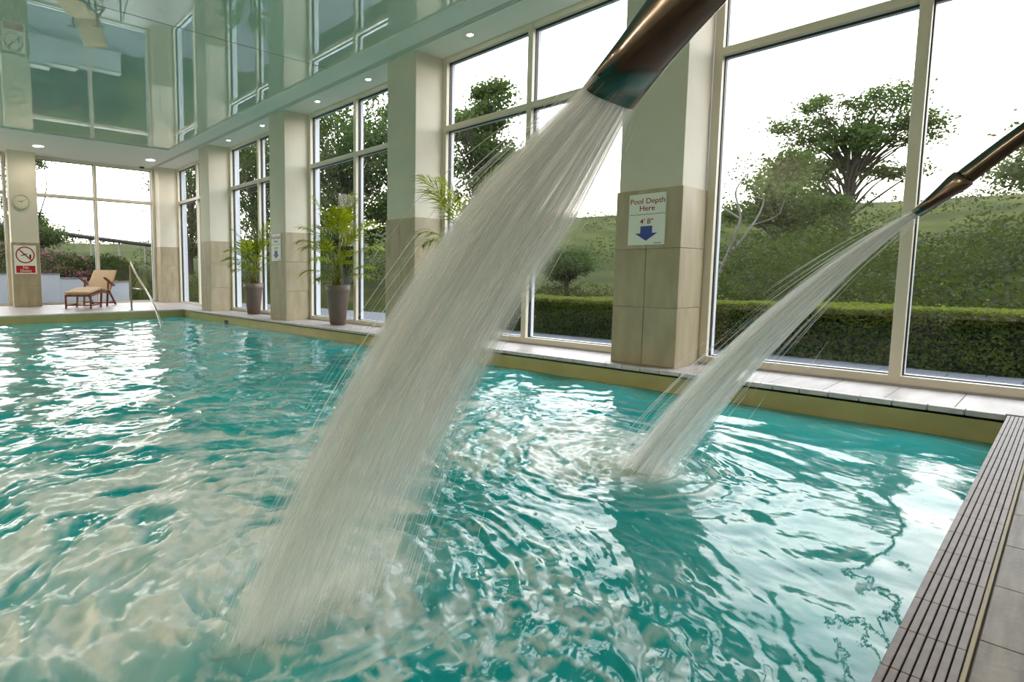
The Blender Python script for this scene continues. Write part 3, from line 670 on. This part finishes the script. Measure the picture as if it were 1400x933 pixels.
# ---------------------------------------------------------------- handrail
def handrail():
    b = (3.467, 12.262, deck_z(12.262)); s = tag(empty('pool_handrail', b), 'polished steel handrail leading down into the far end of the pool', 'handrail')
    L = lambda p: tuple(np.array(p)-np.array(b))
    lathe('flange', [(.02, 0), (.055, 0), (.055, .006), (.048, .012), (.024, .014)], M_steel, s, 28)
    top = .985
    P = spline([b, (b[0], b[1], .4), (b[0], b[1], top-.10), (b[0]+.002, b[1]-.02, top-.02), (b[0], b[1]-.075, top+.012), (b[0]-.005, b[1]-.16, top-.045), (b[0]-.02, b[1]-.5, top-.235), (b[0]-.07, b[1]-1.6, .27-.02), (b[0]-.1, b[1]-2.16, -.17), (b[0]-.10, b[1]-2.45, -.36)], 6)
    tube_obj('rail', [L(p) for p in P], .0205, M_steel, s, 16)
    tube_obj('brace', [L((b[0], b[1], .47)), L((b[0]-.045, b[1]-1.0+.0, .47))], .012, M_steel, s, 10)
handrail()

# ---------------------------------------------------------------- lounger
def lounger():
    ang = math.atan2(.82, .60)     # length axis, foot to head
    base = Vector((2.60, 13.06, deck_z(13.2)-.004))
    s = tag(empty('steamer_lounger', base, ang), 'wooden steamer lounger with tan cushion by the far window', 'lounger')
    s.rotation_euler = (0, 0, ang)
    # local: x foot(0) -> head, y across (+ = left seen from the foot)
    W = .26
    def bar(nm, p, q, w, t):
        p, q = Vector(p), Vector(q); d = q-p; me = box_me(nm, d.length, w, t, .004); o = link(nm, me, M_teak, s, (p+q)/2); o.rotation_mode = 'QUATERNION'; o.rotation_quaternion = d.to_track_quat('X', 'Z'); return o
    for sg in (-1, 1):
        y = sg*W
        bar('leg', (.02, y, 0), (.02, y, .29), .034, .034); bar('leg', (.50, y, .0), (.58, y, .36), .036, .036)
        bar('leg', (.84, y, .0), (.96, y, .62), .04, .032)           # arm post
        bar('leg', (1.36, y, .0), (.98, y, .36), .04, .032)          # rear leg
        bar('side_rail', (0, y, .275), (.62, y, .36), .022, .05); bar('side_rail', (.55, y, .355), (1.06, y, .30), .022, .05)
        bar('stretcher', (.02, y, .07), (.53, y, .09), .02, .03); bar('stretcher', (.86, y, .10), (1.26, y, .10), .02, .03)
        bar('back_rail', (1.0, y*.92, .30), (1.44, y*.92, .74), .022, .045)
        bar('armrest', (.72, sg*(W+.02), .66), (1.22, sg*(W+.02), .47), .066, .026)
    bar('cross_bar', (.02, -W, .08), (.02, W, .08), .03, .03); bar('cross_bar', (.02, -W, .28), (.02, W, .28), .03, .04); bar('cross_bar', (1.30, -W, .07), (1.30, W, .07), .03, .03); bar('cross_bar', (.6, -W, .33), (.6, W, .33), .03, .03)
    for k in range(6): x = .1+.09*k; bar('slat', (x, -W, .295+.13*x), (x, W, .295+.13*x), .05, .012)
    for k in range(5): x = 1.06+.085*k; bar('slat', (x, -W*.9, .355+(x-1.06)), (x, W*.9, .355+(x-1.06)), .05, .012)
    def pad(nm, pts, th, hw):
        # cushion: thick rounded slab following a side profile
        P = np.array(spline([(p[0], 0, p[1]) for p in pts], 6)); T = np.gradient(P, axis=0); T /= np.linalg.norm(T, axis=1)[:, None]; N = np.stack([-T[:, 2], T[:, 1]*0, T[:, 0]], -1)
        V = []; F = []; n = 20
        for i in range(len(P)):
            en = min(1, .72+.28*math.sin(math.pi*min(1, min(i, len(P)-1-i)/2.0)/2))
            for k in range(n):
                q = 2*math.pi*k/n; cs, sn_ = math.cos(q), math.sin(q)
                V.append(tuple(P[i]+np.array([0, 1, 0])*math.copysign(abs(cs)**.28, cs)*hw+N[i]*(math.copysign(abs(sn_)**.5, sn_)*th/2*en+th/2)))
        for i in range(len(P)-1):
            for k in range(n): F.append((i*n+k, i*n+(k+1) % n, (i+1)*n+(k+1) % n, (i+1)*n+k))
        F.append(tuple(range(n))); F.append(tuple((len(P)-1)*n+k for k in range(n))[::-1])
        me = bpy.data.meshes.new(nm); me.from_pydata(V, [], F); me.polygons.foreach_set('use_smooth', np.array([len(f) == 4 for f in F])); me.update(); link(nm, me, M_cush, s)
    pad('cushion_leg', [(-.03, .305), (.2, .335), (.45, .375), (.60, .395)], .065, .265)
    pad('cushion_seat', [(.60, .39), (.78, .375), (.98, .34), (1.03, .345)], .065, .265)
    pad('cushion_back', [(1.03, .37), (1.15, .48), (1.3, .63), (1.47, .80)], .065, .265)
lounger()

# ---------------------------------------------------------------- potted palms
def frond_mesh(name, az, up, ln, droop, R, npair, leaf, width=.0095):
    k = 14; P = []; p = np.zeros(3); el = up
    for i in range(k): 
        P.append(p.copy()); d = np.array([math.cos(az)*math.cos(el), math.sin(az)*math.cos(el), math.sin(el)]); p = p+d*ln/k; el -= droop/k*(i/k*2)
    P = np.array(P); T = np.gradient(P, axis=0); T /= np.linalg.norm(T, axis=1)[:, None]
    V, F = tube(P, np.linspace(.006, .0015, k), 5, False); V = [tuple(v) for v in V]
    side0 = np.array([-math.sin(az), math.cos(az), 0])
    for j in range(npair):
        t = .30+.70*(j+.5)/npair; f = t*(k-1); i = min(int(f), k-2); c = P[i]+(P[i+1]-P[i])*(f-i); tt = T[i]
        L = leaf*(math.sin(math.pi*min(1, (t-.2)/.8*.86+.14))**.6)*R.uniform(.85, 1.1)
        for sg in (-1, 1):
            a = R.uniform(.65, .95)*(1.2-.55*t); nrm = np.cross(side0, tt)
            d = tt*math.cos(a)+side0*sg*math.sin(a)+nrm*R.uniform(-.05, .22); d /= np.linalg.norm(d)
            w = np.cross(d, nrm); w /= np.linalg.norm(w)+1e-9; b = len(V)
            m = c+d*L*.5+np.array([0, 0, -.02*L]); e = c+d*L+np.array([0, 0, -.28*L*R.uniform(.5, 1.4)])
            V += [tuple(c), tuple(c+d*L*.22+w*width), tuple(c+d*L*.22-w*width), tuple(m+w*width*.9), tuple(m-w*width*.9), tuple(e)]
            F += [(b, b+1, b+2), (b+1, b+3, b+4, b+2), (b+3, b+5, b+4)]
    me = bpy.data.meshes.new(name); me.from_pydata(V, [], F); me.update(); return me
def palm(x, y, lab, seed, pot_h, r0, r1, spec):
    R = np.random.default_rng(seed); s = tag(empty('potted_palm', (x, y, .012 if y < 12 else 0)), lab, 'potted plant')
    lathe('pot', [(.0001, 0), (r0, 0), (r0+(r1-r0)*.80, pot_h*.80), (r1*.985, pot_h*.83), (r1*1.0, pot_h*.86), (r1*1.03, pot_h), (r1*.97, pot_h), (r1*.93, pot_h*.93), (.0001, pot_h*.93)], M_pot, s, 40)
    lathe('soil', [(.0001, pot_h*.95), (r1*.6, pot_h*.945), (r1*.935, pot_h*.935)], M_soil, s, 24)
    extra = [(a_+R.uniform(25, 70), max(20, u_+R.uniform(-14, 10)), l_*R.uniform(.75, .95), d_*R.uniform(.9, 1.3), s_*R.uniform(.6, .95), f_*.92) for (a_, u_, l_, d_, s_, f_) in spec[::2]]
    for (az, up, ln, droop, st, leaf) in spec+extra:
        az = math.radians(az)
        b = np.array([R.normal(0, .035), R.normal(0, .035), pot_h*.94]); tp = b+np.array([math.cos(az)*.07, math.sin(az)*.07, st])
        tube_obj('stem', [tuple(b), tuple((b+tp)/2+R.normal(0, .008, 3)), tuple(tp)], [.011, .009, .0065], M_stem, s, 7)
        me = frond_mesh('frond', az, math.radians(up), ln, math.radians(droop), R, 12, leaf*1.3); link('frond', me, L_palm, s, tuple(tp))
R_ = np.random.default_rng(5)
# tall bushy palm between the columns: upright crown, arching sides
specA = [(-60, 84, .86, 35, .62, .30), (150, 80, .84, 40, .60, .30), (30, 76, .82, 55, .55, .30), (-130, 74, .80, 60, .52, .28), (-20, 62, .82, 75, .48, .30), (-75, 55, .80, 90, .50, .30), (120, 60, .8, 90, .46, .28), (160, 48, .72, 95, .38, .27), (-150, 50, .7, 100, .36, .26), (-40, 40, .7, 80, .36, .28), (-100, 35, .6, 90, .22, .24), (90, 38, .66, 100, .26, .26), (135, 25, .55, 90, .16, .22), (-65, 22, .5, 80, .12, .2), (-125, 70, .62, 70, .66, .28), (-45, 78, .74, 45, .66, .30)]
palm(4.93, 6.86, 'tall bushy palm in a taupe pot, the nearer one in full view', 21, .59, .118, .188, specA)
specB = [(-60, 82, .74, 45, .54, .24), (150, 76, .7, 60, .5, .24), (40, 70, .66, 70, .44, .24), (-130, 62, .66, 85, .42, .24), (130, 46, .66, 95, .40, .24), (165, 40, .6, 95, .30, .22), (-100, 44, .6, 90, .32, .22), (-40, 50, .62, 90, .34, .24), (100, 52, .66, 95, .42, .24), (-75, 64, .6, 80, .46, .22), (-150, 34, .5, 80, .22, .2), (120, 30, .46, 90, .2, .2), (-30, 74, .7, 50, .56, .24)]
palm(5.0, 9.72, 'smaller potted palm in a taupe pot near the far corner', 22, .58, .12, .187, specB)
specC = [(-70, 82, .86, 40, .62, .30), (158, 66, .86, 60, .66, .32), (172, 58, .84, 80, .62, .30), (150, 44, .62, 95, .44, .28), (176, 36, .70, 100, .36, .28), (-130, 60, .8, 80, .5, .3), (-100, 50, .8, 90, .46, .3), (205, 60, .8, 80, .5, .3), (-90, 46, .74, 90, .4, .28), (150, 76, .78, 55, .62, .30)]
palm(4.93, 4.34, 'potted palm half hidden behind the big water jet', 23, .59, .118, .188, specC)

# ---------------------------------------------------------------- outside
def hill_h(x, y):
    r = np.hypot(x, y); a = np.degrees(np.arctan2(x, y))
    base = 5.1*sstep(9, 47, r)*(.62+.38*sstep(20, 50, a))
    flat = np.maximum(sstep(8.0, 10, x), sstep(16.6, 19, y))
    lift = .55*sstep(16.4, 17.2, y)*sstep(7.5, 5.5, x)
    return -.18+flat*(base+.25*(fbm(x*.25, y*.25, 3)-.5)*sstep(9, 14, r))+lift
def terrain():
    xs = np.concatenate([np.arange(-14, 60, .7)]); ys = np.concatenate([np.arange(-40, 62, .7)])
    X, Y = np.meshgrid(xs, ys); Z = hill_h(X, Y)
    inside = (X < XO-.05) & (Y < YFW+.2) & (X > XL-.3) & (Y > YB-.3)
    Z = np.where(inside, -1.8, Z)
    ny, nx = X.shape; idx = np.arange(nx*ny).reshape(ny, nx); F = np.stack([idx[:-1, :-1], idx[:-1, 1:], idx[1:, 1:], idx[1:, :-1]], -1).reshape(-1, 4)
    tag(link('hillside', me_np('hillside', np.stack([X, Y, Z], -1).reshape(-1, 3), F, True), M_grass), 'grassy hillside rising outside the windows', kind='structure')
terrain()
pv = tag(empty('pavement', (6.1, 4, -.15)), 'grey slab path outside between the windows and the hedge', kind='structure')
box('bed', XO-.03, 8.0, -7, 7.5, -.25, -.158, M_asph, pv)
S1 = box_me('paving_slab', .60, .436, .03, .003)
for i in range(32):
    for k in range(4):
        link('paving_slab', S1, M_pave, pv, (XO+.02+.302+.605*k-6.1, -6.6+.44*i+(.22 if k % 2 else 0)-4, .0))
rd = tag(empty('road', (8, 20, -.15)), 'grey tarmac drive outside beyond the hedge end', kind='structure')
box('tarmac', XO-.03, 10.5, 7.5, 16.2, -.25, -.14, M_asph, rd)

ORI = None
def leaf_quads(c, s, R, flat=.0, asp=.55):
    n = len(c); u = R.normal(size=(n, 3)); u[:, 2] *= (1-flat); u /= np.linalg.norm(u, axis=1)[:, None]
    w = R.normal(size=(n, 3)); v = np.cross(u, w); v /= np.linalg.norm(v, axis=1)[:, None]
    s = np.broadcast_to(s, (n,))[:, None]
    V = np.stack([c-u*s, c+v*s*asp, c+u*s, c-v*s*asp], 1).reshape(-1, 3); return V, np.arange(n*4).reshape(n, 4)
def tree(name, lab, base, h, clumps, leaf, mleaf, seed, trunk_r=.16, nleaf=420, spread=.45, group=None, cat='tree', mb=None, lean=(0, 0), nbranch=None):
    """trunk, a limb to every clump of the crown, and leaves scattered in the clumps
       clumps: list of (dx, dy, z, rx, ry, rz, count) ellipsoids that clump centres fill, relative to the base"""
    R = np.random.default_rng(seed); t = tag(empty(name, base), lab, cat, group); cs = []
    for (dx, dy, z, rx, ry, rz, n) in clumps:
        q = R.normal(size=(n, 3)); q /= np.linalg.norm(q, axis=1)[:, None]; q *= (R.random(n)**.4)[:, None]
        cs.append(q*np.array([rx, ry, rz])+np.array([dx, dy, z]))
    cs = np.concatenate(cs); V = []; F = []
    def add(P, r, sd):
        v, f = tube(P, r, sd, False); b = len(V); V.extend(tuple(x) for x in v); F.extend(tuple(i+b for i in g) for g in f)
    zt = cs[:, 2].max()*.82; tp = lambda s: np.array([lean[0]*s**1.5+.06*h*math.sin(s*5+seed)*s*.5, lean[1]*s**1.5+.05*h*math.cos(s*4+seed)*s*.5, s*zt])
    add([tp(s) for s in np.linspace(0, 1, 9)], np.linspace(trunk_r, trunk_r*.28, 9), 8)
    for c in cs[:nbranch]:
        s0 = np.clip((c[2]*.62)/zt-R.uniform(0, .15), .12, .92); a = tp(s0); m = (a+c)/2+np.array([0, 0, .12*np.linalg.norm(c-a)])+R.normal(0, .06, 3)*np.linalg.norm(c-a)
        P = spline([tuple(a), tuple(m), tuple(c)], 4); add(P, np.linspace(trunk_r*.30, trunk_r*.06, len(P)), 5)
    me = bpy.data.meshes.new('trunk'); me.from_pydata(V, [], F); me.polygons.foreach_set('use_smooth', np.ones(len(F), bool)); me.update(); link('trunk', me, mb or M_bark, t)
    pts = np.concatenate([c+R.normal(size=(nleaf, 3))*np.array([spread, spread, spread*.55])*R.uniform(.6, 1.2) for c in cs])
    pts[:, 2] = np.maximum(pts[:, 2], .05)
    v, f = leaf_quads(pts, leaf*R.uniform(.6, 1.2, len(pts)), R, .3)
    o = link('foliage', me_np('foliage', v, f), mleaf, t); o['kind'] = 'stuff'; return t
def ground(deg, r): x, y = polar(deg, r); return (x, y, float(hill_h(np.array(x), np.array(y)))-.05)
# bearings are measured from the long wall's direction
g = ground(78.6, 24)
tree('spreading_tree', 'tall spreading tree with open rounded crown outside the nearest window', g, 7, [(-.2, .5, 5.2-g[2], 1.0, 1.7, .9, 26), (.1, -.8, 5.2-g[2], 1.0, 1.2, .9, 17), (0, 1.0, 4.0-g[2], 1.0, .9, .5, 8), (0, .1, 6.25-g[2], .8, 1.3, .3, 9), (0, -1.1, 4.1-g[2], .8, .8, .4, 6), (0, .2, 3.2-g[2], 1.0, 1.3, .4, 8)], .06, L_oak, 31, .15, 230, .25, nbranch=74)
g = ground(74.6, 19)
tree('small_tree', 'bushy tree standing lower left of the tall spreading tree', g, 4, [(0, .1, 3.4-g[2], .9, 1.0, .55, 14), (0, 0, 2.6-g[2], 1.2, 1.5, .6, 14)], .06, L_oak, 32, .11, 330, .26)
g = ground(88.0, 18)
tree('edge_tree', 'open branching tree at the right edge of the photo', g, 5, [(.3, -.7, 4.0-g[2], .9, 1.1, .5, 12), (0, -.3, 3.0-g[2], 1.0, .9, .5, 12), (0, -1.5, 3.2-g[2], 1, .8, .9, 10)], .06, L_oak, 33, .12, 260, .26)
g = ground(50.2, 20)
tree('leafy_tree', 'leafy tree seen through the window left of the big jet', g, 7.5, [(-.2, .2, 5.6-g[2], 1.1, 1.1, 1.0, 18), (0, 0, 4.3-g[2], 1.25, 1.3, .9, 20), (-.1, .3, 3.0-g[2], 1.1, 1.2, .9, 14), (0, .1, 6.7-g[2], .7, .8, .45, 8)], .075, L_oak, 34, .15, 330, .28)
for k, (deg, r, zc, rr, n, lab) in enumerate(((36.5, 16.5, 4.6, 2.0, 62, 'dense dark tree filling the window behind the tall palm'), (42.5, 15.5, 3.6, 1.3, 34, 'dark tree at the right of the window behind the tall palm'), (28.0, 20, 4.6, 2.0, 56, 'dense dark tree filling the window behind the smaller palm'), (21.3, 23, 4.0, 1.25, 36, 'dark tree in the narrow far window of the long wall'), (32.3, 24, 3.4, 1.7, 36, 'darker tree standing deeper behind the two palm windows'))):
    g = ground(deg, r); tree('dark_tree', lab, g, 7, [(0, 0, zc-g[2], rr, rr, 1.9, n), (0, 0, 2.3-g[2], rr*.8, rr*.8, 1.0, n//4)], .06, L_dark, 40+k, .12, 250, .36, group='trees beside the drive')
g = ground(8.0, 16.2)
tree('overhanging_tree', 'dark feathery tree overhanging the top left of the far window', g, 4.5, [(-.1, 0, 3.6-g[2], .55, .5, .55, 16), (-.35, 0, 2.7, .5, .4, .7, 10)], .04, L_dark, 50, .07, 220, .16)
g = ground(8.6, 23)
tree('round_bush', 'rounded green tree on the slope at the left of the far window', g, 2, [(-.3, 0, 2.25-g[2], 1.0, .8, .55, 26)], .06, L_oak, 51, .09, 380, .24, cat='tree')
g = ground(58.2, 15)
tree('dark_bush', 'dark rounded bush standing on the slope beside the sign column', g, 1.6, [(0, 0, .95-g[2], .6, .7, .42, 30)], .035, L_dark, 52, .06, 420, .16, cat='bush')
# pale bare tree
def bare_tree():
    g = ground(70.9, 13); t = tag(empty('bare_tree', g), 'pale bare twisted tree behind the hedge, left in the nearest window', 'tree'); V = []; F = []
    def add(P, r):
        v, f = tube(spline(P, 5), np.linspace(r, r*.3, 5*(len(P)-1)+1), 7, False); b = len(V); V.extend(tuple(x) for x in v); F.extend(tuple(i+b for i in q) for q in f)
    add([(0, 0, 0), (.03, .12, .7), (0, -.08, 1.35), (0, -.22, 1.9), (.05, -.1, 2.4), (0, -.28, 2.7)], .036)
    add([(0, -.05, 1.2), (0, -.4, 1.7), (.1, -.55, 2.2), (0, -.42, 2.5)], .024); add([(0, .0, 1.0), (.1, .35, 1.3), (0, .4, 1.9), (0, .62, 2.3)], .03)
    add([(0, -.2, 1.9), (0, .15, 2.2), (.1, .3, 2.6)], .025); add([(0, -.4, 1.75), (0, -.8, 1.9), (0, -.9, 2.2)], .014)
    me = bpy.data.meshes.new('trunk'); me.from_pydata(V, [], F); me.polygons.foreach_set('use_smooth', np.ones(len(F), bool)); me.update(); link('trunk', me, M_pale, t)
    R = np.random.default_rng(8); c = np.concatenate([np.array(p)+R.normal(size=(90, 3))*.16 for p in ((0, -.3, 2.75), (0, -.45, 2.55), (0, .6, 2.3), (.1, .3, 2.55), (0, -1.0, 2.3))])
    v, f = leaf_quads(c, .035, R); o = link('foliage', me_np('foliage', v, f), L_oak, t); o['kind'] = 'stuff'
bare_tree()
# thicket of shrubs over the hillside, too tangled to count
def thicket():
    R = np.random.default_rng(61); cs = []
    def dome(x, y, rad, hgt, dens=1.0, leaf=.05):
        leaf *= .62; n = int(520*dens*rad*rad/(leaf/.05)**1.5)+60; q = R.normal(size=(n, 3)); q /= np.linalg.norm(q, axis=1)[:, None]; q[:, 2] = np.abs(q[:, 2])
        q *= (1-.30*R.random(n)**2)[:, None]*(1+.22*np.sin(q[:, 0]*5+x)*np.sin(q[:, 1]*5+y))[:, None]
        z0 = float(hill_h(np.array(x), np.array(y)))
        P = q*np.array([rad, rad, hgt])+np.array([x, y, z0-.05]); cs.append(np.concatenate([P, np.full((n, 1), leaf)], 1))
    for i in range(44):       # tall thicket behind the hedge in the nearest window
        a = R.uniform(70, 96); r = R.uniform(10.2, 19); x, y = polar(a, r); rad = R.uniform(.6, 1.3)*(.55+r/22)
        dome(x, y, rad, R.uniform(.55, 1.05)*(.35+r/11)*(1-.35*(a < 74)), 1.35, .045+.0016*r)
    for i in range(60):       # scrub on the open slope
        a = R.uniform(44, 100); r = R.uniform(18, 46); x, y = polar(a, r); dome(x, y, R.uniform(.7, 1.7), R.uniform(.35, .9), .35, .09)
    for i in range(16):       # low scrub left of the sign column
        a = R.uniform(46, 66); r = R.uniform(11, 16); x, y = polar(a, r); dome(x, y, R.uniform(.35, .7), R.uniform(.2, .42), 1.1, .035)
    for i in range(16):       # understorey beneath the dark trees
        a = R.uniform(17, 45); r = R.uniform(17.5, 24); x, y = polar(a, r); dome(x, y, R.uniform(.7, 1.4), R.uniform(.7, 1.5), .8, .06)
    for i in range(70):       # far crest
        a = R.uniform(2, 100); r = R.uniform(43, 50); x, y = polar(a, r); dome(x, y, R.uniform(.8, 1.8), R.uniform(.3, 1.0), .22, .13)
    P = np.concatenate(cs); v, f = leaf_quads(P[:, :3], P[:, 3]*R.uniform(.6, 1.3, len(P)), R, .2)
    tag(link('hillside_thicket', me_np('hillside_thicket', v, f), L_under), 'tangled green shrubs and undergrowth covering the hillside', 'undergrowth', kind='stuff')
thicket()
# clipped hedge
def hedge():
    R = np.random.default_rng(71); h = tag(empty('clipped_hedge', (7.7, 1.5, -.16)), 'long clipped green hedge beside the path outside', 'hedge')
    y0, y1, x0, x1, zt = -6.0, 7.3, 7.38, 8.1, .585
    n = 110000; face = R.random(n); L = np.zeros((n, 3)); L[:, 1] = R.uniform(y0, y1, n)
    fr = face < .55; L[fr, 0] = x0+np.abs(R.normal(0, .035, fr.sum())); L[fr, 2] = R.uniform(0, zt, fr.sum())
    tpm = ~fr; L[tpm, 0] = R.uniform(x0, x1, tpm.sum()); L[tpm, 2] = zt-np.abs(R.normal(0, .03, tpm.sum()))
    w = .05*(fbm(L[:, 1]*1.8, L[:, 2]*2.5, 3)-.5); L[:, 0] += w*fr*2.2; L[:, 2] += (.09*(fbm(L[:, 1]*1.3+9, L[:, 0]*3, 3)-.5))*sstep(.3, .6, L[:, 2])
    L[:, 0] += .05*sstep(.45, .62, L[:, 2])*fr
    nt_ = R.random(n) < .012; L[nt_, 2] += R.exponential(.05, nt_.sum())*(L[nt_, 2] > .5)
    v, f = leaf_quads(L-np.array([7.7, 1.5, 0]), .0155*R.uniform(.7, 1.4, n), R, .0, .6)
    o = link('foliage', me_np('foliage', v, f), L_hedge, h); o['kind'] = 'stuff'
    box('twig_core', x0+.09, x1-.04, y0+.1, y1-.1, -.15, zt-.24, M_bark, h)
hedge()
# terrace beyond the far window: stepped white retaining wall, planting, rail fence
rw = tag(empty('retaining_wall', (3.4, 16.5, 0)), 'low white stepped retaining wall outside the far window', 'wall')
for xa, xb, zt in ((-2.0, 2.885, .765), (2.885, 3.53, .655), (3.53, 4.62, .55)):
    box('wall_section', xa, xb, 16.5, 16.75, -.2, zt, M_render, rw, .006); box('cap', xa-.01, xb+.012, 16.485, 16.77, zt, zt+.025, M_grey, rw, .004)
tag(box('terrace', -4, 5.6, YFW+.2, 16.55, -.3, .03, M_pave), 'grey paved terrace outside the far window', kind='structure')
def flower_bed():
    R = np.random.default_rng(81); i = 0
    spots = [(2.3, 17.1, .62, .55, 'leafy shrub with pink flowers behind the far wall, leftmost'), (3.05, 17.2, .6, .5, 'leafy shrub with pink flowers behind the far wall, second from left'), (3.7, 17.15, .5, .42, 'leafy shrub with pink flowers behind the far wall, above the lounger'), (3.2, 18.3, .9, .62, 'broad pink-flowering shrub farther up the bank in the far window'), (4.5, 18.6, .9, .45, 'low shrub on the bank at the right of the far window'), (2.2, 18.7, .9, .8, 'taller pink-flowering shrub up the bank at the left of the far window')]
    for x, y, rad, hg, lab in spots:
        z0 = float(hill_h(np.array(x), np.array(y))); z0 = max(z0, .40)
        s = tag(empty('flowering_shrub', (x, y, z0)), lab, 'shrub', 'shrubs behind the far wall'); n = 3400
        q = R.normal(size=(n, 3)); q /= np.linalg.norm(q, axis=1)[:, None]; q[:, 2] = np.abs(q[:, 2]); q *= (1-.35*R.random(n)**2)[:, None]*(1+.2*np.sin(q[:, 0]*6+x)*np.sin(q[:, 1]*6))[:, None]
        P = q*np.array([rad, rad*.7, hg]); v, f = leaf_quads(P, .035*R.uniform(.6, 1.3, n), R, .1)
        o = link('foliage', me_np('foliage', v, f), L_under, s); o['kind'] = 'stuff'
        if 'pink' in lab:
            m = 150; q = R.normal(size=(m, 3)); q /= np.linalg.norm(q, axis=1)[:, None]; q[:, 2] = np.abs(q[:, 2]); q[:, 1] = -np.abs(q[:, 1]); P = q*np.array([rad, rad*.7, hg])*1.06
            P = np.repeat(P, 5, 0)+R.normal(0, .016, (m*5, 3)); v, f = leaf_quads(P, .018, R); o = link('blossom', me_np('blossom', v, f), L_pink, s); o['kind'] = 'stuff'
    for x, y, hg, lab in ((4.05, 17.1, .9, 'spiky flax plant above the far wall, beside the lounger head'), (4.75, 17.0, 1.25, 'spiky flax plant outside the far window, behind the handrail'), (5.3, 16.0, 1.3, 'tallest spiky flax plant outside at the far window corner')):
        s = tag(empty('flax_plant', (x, y, .40 if y > 17.05 else .03)), lab, 'plant', 'spiky plants outside the far window')
        for k in range(60):
            az = R.uniform(0, 6.28); el = R.uniform(.75, 1.45); L = hg*R.uniform(.65, 1.1); V = []; F = []; p = np.array([R.normal(0, .04), R.normal(0, .04), 0]); e = el
            sd = np.array([-math.sin(az), math.cos(az), 0])
            for j in range(6):
                w = .018*(1-(j/5.05)**2); V += [tuple(p+sd*w), tuple(p-sd*w)]; p = p+np.array([math.cos(az)*math.cos(e), math.sin(az)*math.cos(e), math.sin(e)])*L/5; e -= R.uniform(.02, .14)
            for j in range(5): F.append((2*j, 2*j+1, 2*j+3, 2*j+2))
            me = bpy.data.meshes.new('blade_leaf'); me.from_pydata(V, [], F); link('blade_leaf', me, L_spike, s)
flower_bed()
def fence():
    s = tag(empty('rail_fence', (5, 23, 1.5)), 'low grey rail fence running across the bank behind the far window', 'fence')
    A = np.array([2.9, 22.0, 2.32]); B = np.array([7.2, 23.2, 1.98]); n = 5
    for k, dz in ((0, 0), ):
        tube_obj('rail', [tuple(A-np.array(s.location)-np.array([1.2, .35, -.1])), tuple((A+B)/2-np.array(s.location)+np.array([0, 0, -.03])), tuple(B-np.array(s.location)+np.array([1.2, .35, -.1]))], .075, M_rail, s, 8)
    for k in range(n):
        p = A+(B-A)*k/(n-1); zg = float(hill_h(p[0], p[1]))-.1
        box('post', p[0]-.03, p[0]+.03, p[1]+.07, p[1]+.13, zg, p[2]+.06, M_grey, s, .006)
fence()
